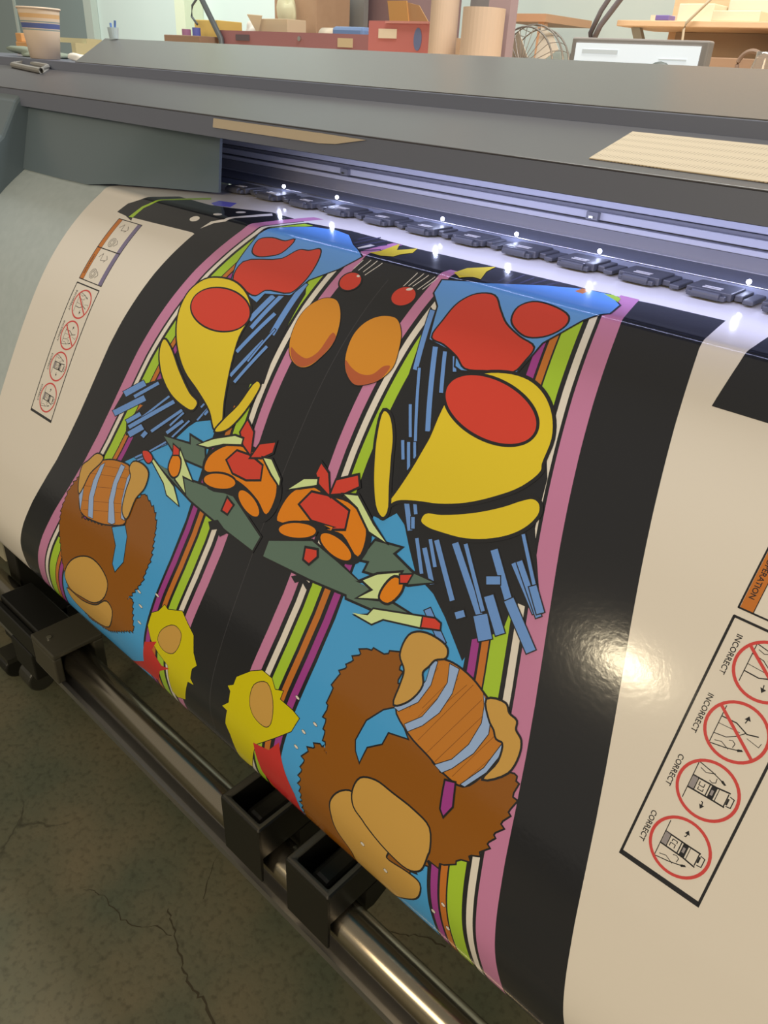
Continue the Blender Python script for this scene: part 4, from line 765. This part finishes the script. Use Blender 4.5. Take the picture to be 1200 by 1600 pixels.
# handling labels at both sides: two rows of drawings and words, printed reading down the sheet
def words(txt, x, s, size, col, lv, spread=1.0):
    cu = bpy.data.curves.new('lettering', 'FONT'); cu.body = txt; cu.size = size; cu.resolution_u = 3; cu.offset = 0.016 * size; cu.space_character = spread
    to = bpy.data.objects.new('lettering', cu); C.objects.link(to)
    me = to.to_mesh(depsgraph=bpy.context.evaluated_depsgraph_get()) if False else bpy.data.meshes.new_from_object(to)
    for p in me.polygons:
        vs = [me.vertices[i].co for i in p.vertices]
        lay([(x + v.y, s + v.x) for v in vs], IDX[col], lv * STEP)
    bpy.data.objects.remove(to); bpy.data.curves.remove(cu); bpy.data.meshes.remove(me)
def ringline(col, cx, cs, r, w, lv, n=40):
    for i in range(n):
        a, b = 2 * PI * i / n, 2 * PI * (i + 1) / n
        lay([(cx + r * math.cos(a), cs + r * math.sin(a)), (cx + (r - w) * math.cos(a), cs + (r - w) * math.sin(a)), (cx + (r - w) * math.cos(b), cs + (r - w) * math.sin(b)), (cx + r * math.cos(b), cs + r * math.sin(b))], IDX[col], lv * STEP)
def label(x0, s1):
    lv = 3
    x1 = x0 + 70; s0 = s1 - 230
    strip('outline', [(x0, s0), (x0, s1)], 2.2, lv=lv); strip('outline', [(x1, s0), (x1, s1)], 2.2, lv=lv); strip('outline', [(x0, s0), (x1, s0)], 2.2, lv=lv); strip('outline', [(x0, s1 - 1), (x1, s1 - 1)], 4.5, lv=lv)
    cx = x0 + 39.5
    for k, (cs, word) in enumerate(((s1 - 199, 'INCORRECT'), (s1 - 144, 'INCORRECT'), (s1 - 89, 'CORRECT'), (s1 - 34, 'CORRECT'))):
        words(word, x0 + 8.3, cs - (19.0 if k < 2 else 15.8), 6.5, 'outline', lv, 1.0)
        ringline('signred', cx, cs, 25.5, 2.6, lv + 2)
        d = 1 if k % 2 == 0 else -1       # which way the cart is drawn
        def L(pts, w=.7, col='outline', l=lv): strip(col, [(cx + v * 25.5, cs + d * u * 25.5) for u, v in pts], w, lv=l)
        def F(pts, col, l): fill([(cx + v * 25.5, cs + d * u * 25.5) for u, v in pts], IDX[col], l * STEP)
        L([(-.75, -.58), (.62, -.58)])
        L([(-.72, -.60), (-.62, -.1), (-.52, .22), (-.46, .30)], .8); L([(-.56, -.46), (-.5, -.26), (-.62, .0)], .6); L([(-.50, .10), (-.36, .12), (-.30, .02), (-.34, -.08)], .6)
        F([(-.50, .22), (-.42, .36), (-.46, .42), (-.55, .28)], 'outline', lv)
        if k >= 2:
            L([(-.22, -.58), (-.24, .20), (-.30, .62)], 1.3); L([(.22, -.58), (.20, .20), (.20, .62)], 1.3)
            F([(-.22, -.56), (.22, -.56), (.22, -.40), (-.22, -.40)], 'grey', lv)
            L([(-.2, -.38), (.2, -.38)], .8); L([(-.14, -.30), (-.02, -.30), (-.02, -.14), (-.14, -.14)], .7); L([(.04, -.28), (.12, -.28), (.12, -.12), (.04, -.12)], .7)
            F([(-.23, .06), (.21, .06), (.20, .24), (-.24, .24)], 'outline', lv); F([(-.1, .1), (.08, .1), (.08, .18), (-.1, .18)], 'grey', lv + 1)
            L([(-.2, .0), (.2, .0)], .9); L([(-.23, .30), (.2, .30)], .6); L([(-.25, .60), (.2, .60)], .9); L([(-.2, .66), (-.18, .80), (.12, .80), (.14, .66)], .8); F([(-.12, .62), (.1, .62), (.1, .68), (-.12, .68)], 'outline', lv)
            L([(.42, -.02), (.42, .02), (.52, .04)], .8); F([(.52, -.05), (.66, .03), (.52, .12)], 'outline', lv)
        else:
            L([(-.36, -.58), (-.30, -.2), (-.12, .05), (.1, .25)], .7); L([(.0, -.58), (.04, .1)], .5); L([(.25, -.58), (.27, -.1), (.1, .3), (.2, .62)], 1.0); L([(-.02, .35), (-.1, .75), (.05, .78)], .5)
            L([(.40, .12), (.52, .14)], .8); F([(.50, .05), (.66, .14), (.52, .24)], 'outline', lv)
            strip('signred', [(cx - 19.5, cs - 15), (cx + 19.5, cs + 15)], 2.6, lv=lv + 3)
    # the cell block above: orange strip with the word, two cells, grey strip
    s1 = s0 - 8; s0 = s1 - 122; sm = s1 - 61
    fill([(x0 + 1, s0), (x0 + 12, s0), (x0 + 12, s1), (x0 + 1, s1)], IDX['orange'], lv * STEP); fill([(x1 - 11, s0), (x1, s0), (x1, s1), (x1 - 11, s1)], IDX['slate'], lv * STEP)
    for pts, w in (([(x0, s0), (x0, s1)], 1.6), ([(x1, s0), (x1, s1)], 1.6), ([(x0, s0), (x1, s0)], 1.6), ([(x0, s1), (x1, s1)], 1.6), ([(x0, sm), (x1, sm)], 1.8), ([(x0 + 12, s0), (x0 + 12, s1)], .7)): strip('outline', pts, w, lv=lv + 1)
    words('OPERATION', x0 + 3.6, s1 - 47, 6.6, 'outline', lv + 1)
    for k, cs in enumerate((s1 - 15, s1 - 45, sm - 15, sm - 45)):
        for r in (9, 6.5, 4): 
            if k % 2 == 0: ringline('outline', x0 + 30, cs, r, .7, lv, 20)
        if k % 2: strip('outline', [(x0 + 20, cs), (x0 + 28, cs - 8), (x0 + 30, cs + 5), (x0 + 42, cs + 3)], .9, lv=lv); 
        strip('outline', [(x0 + 40, cs - 6), (x0 + 46, cs), (x0 + 40, cs + 6)], .9, lv=lv)
label(1241.0, 656.5)
label(112.0, 606.5)
# control panel print at the right edge: black with a blue line and white button rings
put('black', [(1142, 20), (1418, 20), (1418, 258), (1142, 258)])
def rrect(x0, x1, s0, s1, r):
    out = []
    for cx, cs, a0 in ((x1 - r, s1 - r, 0), (x0 + r, s1 - r, 90), (x0 + r, s0 + r, 180), (x1 - r, s0 + r, 270)):
        for k in range(6): a = math.radians(a0 + 18 * k); out.append((cx + r * math.cos(a), cs + r * math.sin(a)))
    return out
strip('cyan', rrect(1164, 1400, 60, 246, 8), 2.6, True, lv=5)
for cx, cs in ((1187, 233), (1187, 150), (1260, 233), (1260, 150)):
    fill([(cx + 10 * math.cos(a * PI / 10), cs + 10 * math.sin(a * PI / 10)) for a in range(20)], IDX['white'], 5 * STEP)
    strip('white', [(cx - 12, cs - 19), (cx + 14, cs - 19)], 1.2, lv=5)
vs = obj('printed_vinyl_sheet', sheet_bm, [ink(n, COL[n]) for n in names], None)
tag(vs, 'glossy printed vinyl sheet with striped colour graphics hanging from the printer', 'vinyl sheet')

# ------------------------------------------------------------------ things on the printer
bm = B()
q = [(0.924, 0.782), (0.899, 0.919), (1.30, 0.921), (1.30, 0.773)]
lz = lambda y: 1.1425 + (y - .757) * (.0287 / .193)
a = [bm.verts.new((x, y, lz(y) + .0004)) for x, y in q]; b = [bm.verts.new((x, y, lz(y) + .0014)) for x, y in q]
for i in range(4): bm.faces.new((a[i], a[(i + 1) % 4], b[(i + 1) % 4], b[i]))
bm.faces.new(a[::-1]); bm.faces.new(b)
pm = mat('beige_perforated_sheet', (206, 186, 150), 0.55)
nt = pm.node_tree; tcn = nt.nodes.new('ShaderNodeTexCoord'); vo = nt.nodes.new('ShaderNodeTexVoronoi'); vo.inputs['Scale'].default_value = 260; vo.inputs['Randomness'].default_value = 0.0
rp = nt.nodes.new('ShaderNodeValToRGB'); rp.color_ramp.elements[0].position = 0.22; rp.color_ramp.elements[0].color = (lin(140), lin(126), lin(102), 1); rp.color_ramp.elements[1].position = 0.34; rp.color_ramp.elements[1].color = (lin(200), lin(186), lin(160), 1)
nt.links.new(tcn.outputs['Object'], vo.inputs['Vector']); nt.links.new(vo.outputs['Distance'], rp.inputs[0]); nt.links.new(rp.outputs[0], nt.nodes['Principled BSDF'].inputs['Base Color'])
tag(obj('perforated_sheet', bm, pm), 'beige sheet with a fine dot grid lying on the printer lid', 'sheet')

cup = thing('paper_cup', 'white paper cup with blue and tan stripes standing on the printer', 'cup', (-0.683, 1.005, 1.1893))
bm = B(); H = 0.102
pf = [(0.0355, 0.0), (0.0375, 0.001)] 
bandsz = [(0.56, 0), (0.60, 2), (0.655, 1), (0.665, 2), (0.695, 1), (0.705, 0), (0.80, 3), (0.87, 0), (0.97, 0)]
rad = lambda t: 0.0335 + (0.0465 - 0.0335) * t
n = 40; prev = None; t_prev = 0.0
def cring(r, z): return [bm.verts.new((-0.683 + r * math.cos(2 * PI * i / n), 1.005 + r * math.sin(2 * PI * i / n), 1.1893 + z)) for i in range(n)]
r_ = cring(0.0335, 0.0); bm.faces.new(r_[::-1]); prev = r_
stops = [(0.56, 0), (0.585, 2), (0.60, 0), (0.63, 1), (0.70, 1), (0.715, 0), (0.74, 2), (0.76, 0), (0.80, 0), (0.88, 3), (0.985, 0)]
for t, mi in stops:
    c_ = cring(rad(t), H * t)
    for i in range(n):
        f = bm.faces.new((prev[i], prev[(i + 1) % n], c_[(i + 1) % n], c_[i])); f.material_index = mi; f.smooth = True
    prev = c_
for r, z, mi in ((rad(.985) - .002, H * .985, 0), (0.0325, 0.004, 0)):
    c_ = cring(r, z)
    for i in range(n): f = bm.faces.new((prev[i], prev[(i + 1) % n], c_[(i + 1) % n], c_[i])); f.material_index = mi
    prev = c_
bm.faces.new(prev)
cupm = mat('warm_white_paper', (236, 216, 196), 0.6)
obj('cup_body', bm, [cupm, mat('blue_stripe', (92, 108, 168), 0.6), mat('teal_stripe', (150, 166, 168), 0.6), mat('tan_stripe', (232, 190, 140), 0.6)], cup)
bm = B(); tube(bm, [(-0.683 + 0.0470 * math.cos(2 * PI * i / 40), 1.005 + 0.0470 * math.sin(2 * PI * i / 40), 1.1893 + H * .987) for i in range(40)], 0.0022, 8, closed=True)
obj('cup_rim', bm, cupm, cup, smooth=True)

def lump(name, x, y, z, sx, sy, sz, m, seed):
    rnd = random.Random(seed); bm = B(); bmesh.ops.create_icosphere(bm, subdivisions=3, radius=1)
    off = [Vector((rnd.uniform(-1, 1), rnd.uniform(-1, 1), rnd.uniform(-1, 1))).normalized() for _ in range(9)]
    for v in bm.verts:
        k = 1 + sum(0.16 * math.cos(4 * v.co.dot(o) + i) for i, o in enumerate(off)) * 0.6
        c = v.co * k; v.co = Vector((x + c.x * sx, y + c.y * sy, z + max(0, (c.z + .45)) * sz))
    return obj(name, bm, m, smooth=True)
tag(lump('crumpled_tissue', -0.630, 1.06, 1.1893, .022, .018, .010, mat('white_tissue', (240, 240, 234), .8), 3), 'small crumpled white tissue beside the paper cup', 'tissue')
tag(lump('folded_rag', -0.95 + .06, 1.10, 1.1893, .075, .06, .014, mat('grey_green_cloth', (150, 164, 152), .9), 5), 'grey-green rag lying left of the paper cup', 'rag')
bm = B(); box(bm, -1.34, -1.25, 1.25, 1.29, 1.1893, 1.222, rot=.3); box(bm, -1.35, -1.325, 1.25, 1.275, 1.222, 1.245, rot=.3)
tag(obj('cardboard_block', bm, mat('tan_cardboard', (216, 166, 112), .8), bevel=.002), 'small tan cardboard block behind the rag at far left', 'block')
cl = thing('marker_cup', 'tiny clear cup with blue markers on the rear edge of the printer', 'cup', (-0.845, 1.285, 1.241))
bm = B(); lathe(bm, [(.012, 1.2425), (.015, 1.268)], -0.845, 1.288, 16); obj('cup_wall', bm, mat('clear_pale_blue', (196, 216, 226), .2), cl)
bm = B()
for dx, dz in ((-.006, 0), (.005, .006)): tube(bm, [(-0.845 + dx, 1.288, 1.2435), (-0.845 + dx * 2.2, 1.290, 1.278 + dz)], .003, 8)
obj('marker', bm, mat('blue_marker', (96, 132, 200), .4), cl)

# ------------------------------------------------------------------ workbench and the things on it, behind the printer
oak = noise_mat('light_wood', (222, 194, 158), (230, 204, 170), 30, .6, stretch=(1, 12, 12))
wb = thing('workbench', 'long wooden workbench behind the printer', 'workbench', (-0.8, 2.6, 0))
obj('bench_top', box(B(), -3.2, 0.85, 1.95, 3.3, 1.06, 1.10), oak, wb, bevel=.004)
for x in (-3.1, -1.2, 0.72):
    for y in (2.0, 3.2): obj('leg', box(B(), x, x + .08, y, y + .08, 0, 1.06), oak, wb)
BZ = 1.1003
bm = B(); box(bm, -2.62, -2.58, 2.1, 2.9, BZ, 1.232); box(bm, -2.95, -2.58, 2.16, 2.24, 1.232, 1.252)
tag(obj('wood_lath_stand', bm, mat('pale_lath', (196, 192, 160), .7)), 'pale wooden lath on a stand right of the paper cup', 'lath')
# red tool tray with an open lid box
rt = thing('tool_tray', 'dark red metal tool tray with a cream label', 'tool tray', (-1.36, 2.45, BZ))
redm = mat('dark_red_metal', (158, 110, 114), .4)
bm = B(); x0, x1, y0, y1, z1 = -1.86, -0.86, 2.40, 2.62, 1.312
box(bm, x0, x1, y0, y0 + .008, BZ, z1); box(bm, x0, x1, y1 - .008, y1, BZ, z1); box(bm, x0, x0 + .008, y0 + .008, y1 - .008, BZ, z1); box(bm, x1 - .008, x1, y0 + .008, y1 - .008, BZ, z1); box(bm, x0 + .008, x1 - .008, y0 + .008, y1 - .008, BZ, BZ + .17)
obj('tray_body', bm, redm, rt)
obj('lid_flap', box(B(), -1.85, -1.66, 2.56, 2.6, 1.3125, 1.358), redm, rt, bevel=.006)
o = obj('name_plate', box(B(), -1.11, -1.03, 2.396, 2.3995, 1.268, 1.298), mat('cream_plate', (200, 184, 150), .6), rt); o['label'] = 'cream label'
obj('handle_slot', box(B(), -1.74, -1.65, 2.396, 2.3995, 1.276, 1.298), mat('slot_grey', (96, 84, 92), .5), rt)
bm = B(); lathe(bm, [(.009, 0), (.009, .006), (.0001, .006)], 0, 0, 12)
for v in bm.verts: v.co = Vector((-1.33 + v.co.x, 2.3995 - v.co.z, 1.291 + v.co.y))
obj('catch', bm, chrome, rt)
tag(obj('yellow_parts_box', box(B(), -2.07, -1.90, 2.42, 2.56, BZ, 1.350), mat('yellow_card', (234, 202, 116), .7), bevel=.003), 'yellow cardboard parts box left of the red tool tray', 'box')
tag(obj('wood_block', box(B(), -2.14, -1.868, 2.30, 2.40, BZ, 1.285), mat('brown_wood', (150, 122, 102), .7), bevel=.003), 'brown wooden block in front of the yellow box', 'block')
tag(obj('blue_tape_roll', lathe(B(), [(.018, 0), (.018, .03), (.0001, .03)], -1.93, 2.33, 16, zof=1.2855), mat('blue_tape', (96, 104, 190), .5)), 'small blue tape roll on the brown block', 'tape')
tag(obj('purple_tape_roll', lathe(B(), [(.020, 0), (.020, .024), (.0001, .024)], -2.02, 2.34, 16, zof=1.2855), mat('purple_tape', (170, 120, 160), .5)), 'small purple tape roll on the brown block', 'tape')
la = thing('desk_lamp_arm', 'black jointed lamp arm leaning beside the yellow box', 'lamp arm', (-1.83, 2.385, BZ))
bm = B(); tube(bm, [(-1.80, 2.385, BZ), (-1.83, 2.385, 1.28), (-1.95, 2.385, 1.42), (-1.99, 2.385, 1.47)], .012, 10); obj('arm', bm, mat('lamp_black', (96, 104, 110), .4), la, smooth=True)
bm = B(); tube(bm, [(-1.96, 2.38, 1.44), (-2.02, 2.38, 1.40), (-2.03, 2.38, 1.36), (-1.99, 2.38, 1.33)], .005, 8); obj('cable', bm, MATS['lamp_black'], la, smooth=True)
tag(lump('paper_bundle', -1.70, 2.66, 1.345,   .055, .02, .085, mat('yellow_white_paper', (222, 220, 186), .8), 9), 'pale yellow paper bundle behind the red tool tray', 'paper')
tag(lump('tissue_bunch', -1.75, 2.50, 1.30, .045, .02, .035, mat('white_tissue', (240, 240, 234), .8), 11), 'white tissues standing in the red tool tray', 'tissue')
card = noise_mat('brown_cardboard', (184, 152, 124), (194, 162, 134), 12, .8)
tag(obj('cardboard_carton', box(B(), -1.86, -1.60, 2.72, 2.95, BZ, 1.56, rot=.08), card, bevel=.004), 'tall brown cardboard carton behind the red tool tray', 'carton')
wbx = thing('kraft_paper_box', 'small open cream paper box with a tuck flap on the red tray', 'box', (-1.55, 2.5, 1.271))
bm = B(); box(bm, -1.655, -1.455, 2.45, 2.55, 1.271, 1.360, rot=-.05); obj('box_body', bm, mat('cream_paper', (214, 194, 164), .8), wbx, bevel=.002)
bm = B(); v = [bm.verts.new(p) for p in ((-1.70, 2.43, 1.372), (-1.60, 2.43, 1.368), (-1.63, 2.43, 1.30), (-1.70, 2.432, 1.374), (-1.60, 2.432, 1.370), (-1.63, 2.432, 1.302))]
for f in ((0, 1, 2), (5, 4, 3), (0, 3, 4, 1), (1, 4, 5, 2), (2, 5, 3, 0)): bm.faces.new([v[i] for i in f])
obj('flap', bm, MATS['cream_paper'], wbx)
tag(obj('partition', box(B(), -1.92, -1.58, 3.02, 3.05, BZ, 1.75), mat('grey_panel_paint', (140, 142, 142), .6)), 'grey upright partition behind the cream paper box', 'partition')
tag(obj('maroon_board', box(B(), -1.95, -1.12, 3.12, 3.16, BZ, 1.85), mat('maroon_paint', (148, 122, 126), .7)), 'dull maroon board standing behind the red bin', 'board')
bm = B(); v = []
tag(obj('blue_packet', box(B(), -1.19, -1.02, 2.44, 2.53, 1.2715, 1.338), mat('blue_film', (120, 150, 200), .35), bevel=.012), 'blue plastic packet lying in the red tool tray', 'packet')
bm = B(); xtube(bm, 2.50, 1.305, .030, -1.30, -1.20, 20, .012)
tag(obj('tape_roll', bm, mat('cream_tape', (226, 214, 194), .6), smooth=True), 'cream tape roll beside the blue packet', 'tape')
fl = thing('open_carton', 'small brown carton with raised yellow flaps behind the red bin', 'carton', (-0.95, 2.7, BZ))
bm = B(); box(bm, -1.13, -0.84, 2.66, 2.85, BZ, 1.325); obj('box_body', bm, card, fl)
bm = B(); prism(bm, [(2.655, 1.325), (2.66, 1.325), (2.63, 1.435), (2.625, 1.435)], -1.07, -0.97); obj('flap', bm, mat('yellow_brown_card', (222, 172, 104), .8), fl)
bm = B(); v = [bm.verts.new(p) for p in ((-.97, 2.66, 1.325), (-.84, 2.66, 1.325), (-.91, 2.63, 1.42), (-.97, 2.63, 1.43), (-.97, 2.664, 1.325), (-.84, 2.664, 1.325), (-.91, 2.634, 1.42), (-.97, 2.634, 1.43))]
for f in ((0, 1, 2, 3), (7, 6, 5, 4), (0, 4, 5, 1), (1, 5, 6, 2), (2, 6, 7, 3), (3, 7, 4, 0)): bm.faces.new([v[i] for i in f])
obj('flap', bm, mat('pale_card', (206, 164, 118), .8), fl)
rb = thing('red_bin', 'bright red plastic bin with a white paper label', 'bin', (-0.69, 2.36, BZ))
bm = B(); x0, x1, y0, y1, z1 = -0.835, -0.555, 2.28, 2.42, 1.349; w = .006
for a in ((x0, x1, y0, y0 + w), (x0, x1, y1 - w, y1), (x0, x0 + w, y0 + w, y1 - w), (x1 - w, x1, y0 + w, y1 - w)): box(bm, *a, BZ, z1)
box(bm, x0 + w, x1 - w, y0 + w, y1 - w, BZ, BZ + .01)
obj('bin_body', bm, mat('red_plastic', (200, 122, 120), .35), rb)
o = obj('paper_label', box(B(), -.785, -.70, 2.277, 2.2795, 1.298, 1.326), mat('label_paper', (236, 222, 200), .7), rb); o['label'] = 'white paper label'
bm = B(); lathe(bm, [(.022, 0), (.022, .001), (.0001, .001)], 0, 0, 20)
for v in bm.verts: v.co = Vector((-.605 + v.co.x * .8, 2.2795 - v.co.z, 1.298 + v.co.y * 1.5))
o = obj('sticker', bm, mat('blue_sticker', (112, 126, 170), .5), rb); o['label'] = 'blue-grey oval sticker'
obj('rim', box(B(), -.75, -.555, 2.272, 2.2785, 1.342, 1.349), mat('pink_plastic', (214, 150, 144), .4), rb)
def ctube(name, x, y, r, h, label):
    return tag(obj(name, lathe(B(), [(r, 0), (r, h), (r - .006, h), (r - .006, .004), (.0001, .004)], x, y, 32, zof=BZ), mat('kraft_tube', (214, 190, 168), .75), smooth=False), label, 'tube', 'cardboard tubes behind the printer')
ctube('cardboard_tube', -0.433, 2.2, .044, 0.62, 'tall narrow cardboard tube right of the red bin')
ctube('cardboard_tube', -0.258, 2.17, .063, 0.278, 'short wide cardboard tube between the dark post and the fan')
tag(obj('dark_post', box(B(), -.412, -.325, 2.30, 2.34, BZ, 1.7), mat('dark_slotted_metal', (130, 130, 134), .5)), 'dark slotted metal post between the two cardboard tubes', 'post')
tag(obj('grey_bundle', box(B(), -.31, -.23, 2.26, 2.30, BZ, 1.42), mat('grey_mauve', (170, 150, 156), .7)), 'grey-mauve bundle standing behind the wide cardboard tube', 'bundle')
# small side table at the wall
st = thing('side_table', 'small orange-wood side table behind the fan', 'table', (-.62, 3.5, 0))
obj('tabletop', box(B(), -1.05, -.80, 3.35, 3.75, 1.415, 1.445), mat('orange_wood', (226, 178, 142), .6), st)
for x in (-1.04, -.84): obj('leg', box(B(), x, x + .03, 3.36, 3.39, 0, 1.415), MATS['orange_wood'], st)
# wire cage fan
fan = thing('desk_fan', 'round wire-cage desk fan left of the monitor', 'fan', (-.235, 2.42, BZ))
cz, rr = 1.2335, .120
wire = mat('fan_wire', (150, 146, 142), .35, .6)
bm = B()
for dy, r in ((-.05, rr * .93), (0, rr), (.05, rr * .93)): tube(bm, [(-.235 + r * math.cos(2 * PI * i / 40), 2.42 + dy, cz + r * math.sin(2 * PI * i / 40)) for i in range(40)], .0028, 6, closed=True)
for i in range(28):
    a = 2 * PI * i / 28; tube(bm, [(-.235 + .02 * math.cos(a), 2.36, cz + .02 * math.sin(a)), (-.235 + rr * .93 * math.cos(a), 2.372, cz + rr * .93 * math.sin(a)), (-.235 + rr * math.cos(a), 2.42, cz + rr * math.sin(a)), (-.235 + .93 * rr * math.cos(a), 2.47, cz + .93 * rr * math.sin(a))], .0012, 5)
obj('cage', bm, wire, fan)
bm = B()
for k in range(4):
    a0 = k * PI / 2 + .4; pts = []
    ins = [bm.verts.new((-.235 + .03 * math.cos(a0 + t), 2.42 + .01 * (t - .3), cz + .03 * math.sin(a0 + t))) for t in (0, .4, .8)]; ous = [bm.verts.new((-.235 + .115 * math.cos(a0 + t), 2.42 + .03 * (t - .4), cz + .115 * math.sin(a0 + t))) for t in (.1, .6, 1.1)]
    for i in range(2): bm.faces.new((ins[i], ins[i + 1], ous[i + 1], ous[i]))
bl = obj('blades', bm, mat('pale_blade', (222, 212, 196), .4), fan); md = bl.modifiers.new('thick', 'SOLIDIFY'); md.thickness = .002
bm = B(); lathe(bm, [(.06, 0), (.06, .012), (.012, .02), (.012, .03)], -.235, 2.43, 24, zof=BZ - .0002); obj('base', bm, MATS['lamp_black'], fan)
bm = B(); tube(bm, [(-.235, 2.38, cz), (-.235, 2.47, cz)], .03, 16); obj('motor', bm, MATS['fan_wire'], fan)
# boom lamp arm
bo = thing('boom_arm', 'dark double-rod lamp boom rising beside the monitor', 'lamp arm', (-.1, 2.54, BZ))
dk = mat('dark_plum_metal', (112, 106, 112), .4)
bm = B(); tube(bm, [(-.085, 2.54, BZ), (-.095, 2.54, 1.27), (-.105, 2.54, 1.34), (-.08, 2.54, 1.40), (-.04, 2.54, 1.46), (.02, 2.54, 1.55)], .008, 8); tube(bm, [(-.095, 2.54, 1.31), (-.075, 2.54, 1.36), (-.02, 2.54, 1.43), (.05, 2.54, 1.53)], .009, 8); obj('rods', bm, dk, bo, smooth=True)
bm = B(); prism(bm, [(2.52, BZ), (2.56, BZ), (2.56, 1.29), (2.52, 1.29)], -.16, -.075); obj('clamp', bm, dk, bo, bevel=.01)
# monitor
mo = thing('monitor', 'flat computer monitor with a bright screen behind the printer', 'monitor', (.33, 2.02, BZ))
obj('bezel', box(B(), .155, .515, 2.0, 2.03, 1.115, 1.305), mat('grey_bezel', (150, 146, 144), .4), mo, bevel=.004)
sc_ = mat('lit_screen', (222, 232, 240), .3, emit=0.55)
obj('screen', box(B(), .170, .498, 1.9975, 1.9998, 1.13, 1.293), sc_, mo)
for a in ((.19, .29, 1.270, 1.280), (.40, .47, 1.262, 1.266)): obj('menu_bar', box(B(), a[0], a[1], 1.9965, 1.9974, a[2], a[3]), mat('screen_grey', (206, 216, 222), .3, emit=.3), mo)
bm = B(); box(bm, .30, .37, 2.0, 2.1, BZ, 1.114); obj('foot', bm, MATS['grey_bezel'], mo)
bm = B(); bmesh.ops.create_uvsphere(bm, u_segments=24, v_segments=12, radius=1)
for v in bm.verts: v.co = Vector((.425 + v.co.x * .062, 1.935 + v.co.y * .04, 1.19 + v.co.z * .068)) if False else Vector((.420 + v.co.x * .055, 1.97 + v.co.y * .02, BZ + .08 + v.co.z * .0796))
tag(obj('round_speaker', bm, mat('dark_green_grey', (84, 92, 90), .5), smooth=True), 'dark rounded speaker in front of the monitor screen', 'speaker')
# shelf unit at the right
sh = thing('wall_shelf', 'orange-wood shelf with a tall back panel at upper right', 'shelf', (.3, 2.75, 0))
ow = noise_mat('warm_shelf_wood', (226, 190, 152), (232, 200, 164), 20, .6, stretch=(1, 10, 10))
obj('board', box(B(), -.03, .95, 2.56, 2.83, 1.361, 1.377), ow, sh, bevel=.002)
obj('back_panel', box(B(), .02, .95, 2.832, 2.85, 1.10, 1.9), ow, sh)
o = obj('lower_back', box(B(), .06, .95, 2.80, 2.83, BZ, 1.36), mat('brown_hollow', (168, 148, 128), .8), sh)
bm = B(); prism(bm, [(2.60, 1.36), (2.62, 1.36), (2.80, 1.20), (2.80, 1.17)], .0, .03); obj('bracket', bm, mat('grey_bracket', (150, 152, 148), .5), sh)
def sbox(name, x0, x1, y0, y1, z0, z1, m, label, rot=0):
    return tag(obj(name, box(B(), x0, x1, y0, y1, z0, z1, rot=rot), m, bevel=.002), label, 'box')
cw = mat('cream_white_card', (244, 232, 204), .6)
sbox('cream_box', .135, .245, 2.62, 2.74, 1.3773, 1.424, cw, 'cream box in the middle of the orange-wood shelf')
sbox('cream_box', .262, .40, 2.575, 2.70, 1.3773, 1.404, cw, 'flat cream box at the front right of the shelf')
sbox('grey_white_box', .25, .42, 2.71, 2.82, 1.3773, 1.440, mat('off_white_card', (226, 212, 192), .6), 'off-white box behind the flat cream box on the shelf')
sbox('violet_box', .092, .136, 2.565, 2.61, 1.3773, 1.391, mat('violet_card', (128, 112, 180), .5), 'small violet-blue box at the shelf front')
tag(obj('paper_stack', box(B(), .04, .12, 2.62, 2.75, 1.3773, 1.394, rot=.2), mat('stack_paper', (238, 220, 196), .7)), 'thin stack of papers behind the violet box', 'paper')
bm = B(); tube(bm, [(.29, 2.55, 1.46), (.24, 2.55, 1.41), (.20, 2.55, 1.37), (.197, 2.55, 1.355), (.203, 2.55, 1.30), (.203, 2.55, 1.15), (.203, 2.55, BZ + .004)], .004, 8)
tag(obj('hanging_cable', bm, mat('pale_cable', (206, 190, 164), .5), smooth=True), 'pale cable hanging over the shelf edge', 'cable')
bm = B(); tube(bm, [(.47 + .033 * math.cos(2 * PI * i / 32), 2.40, 1.268 + .033 * math.sin(2 * PI * i / 32)) for i in range(32)], .006, 8, closed=True); box(bm, .455, .485, 2.385, 2.415, BZ, 1.232)
tag(obj('ring_stand', bm, mat('taupe_ring', (140, 118, 104), .5), smooth=False), 'taupe ring on a small stand right of the monitor', 'stand')
gj = thing('glass_jar', 'small clear glass jar at the right end of the bench', 'jar', (.56, 2.25, BZ))
gm = mat('clear_glass', (236, 230, 222), .05); gm.node_tree.nodes['Principled BSDF'].inputs['Transmission Weight'].default_value = .85
bm = B(); lathe(bm, [(.03, 0), (.032, .02), (.032, .15), (.024, .18), (.024, .195), (.021, .195), (.021, .178), (.029, .148), (.029, .022), (.0001, .01)], .56, 2.25, 24, zof=BZ); obj('jar_glass', bm, gm, gj, smooth=True)
sbox('brown_crate', .30, .72, 2.46, 2.66, BZ, 1.285, mat('taupe_card', (166, 136, 112), .8), 'low brown crate behind the ring stand and jar')

# pale cabinet on the floor beyond the stand, lower left
cb = thing('pale_cabinet', 'pale low cabinet on the floor behind the black stand leg', 'cabinet', (-.75, .8, 0))
obj('cabinet_body', box(B(), -1.0, -.47, .58, 1.0, .03, .36), mat('pale_grey_paint', (176, 172, 150), .6), cb, bevel=.004)
obj('plinth', box(B(), -.98, -.49, .60, .98, 0, .03), black, cb)

# the ceiling lamp of the hall behind the camera, mirrored in the sheet
x, y, z = -0.48, -6.0, 3.06
t = thing('ceiling_light', 'warm ceiling lamp hanging in the hall behind the camera', 'light', (x, y, z))
obj('housing', box(B(), x - .3, x + .3, y - .15, y + .15, z + .06, z + .10), white, t)
obj('diffuser', box(B(), x - .28, x + .28, y - .13, y + .13, z, z + .0599), mat('warm_diffuser', (255, 226, 170), .5, emit=3), t)
obj('suspension', tube(B(), [(x, y, z + .10), (x, y, z + .6)], .006, 6), white, t)
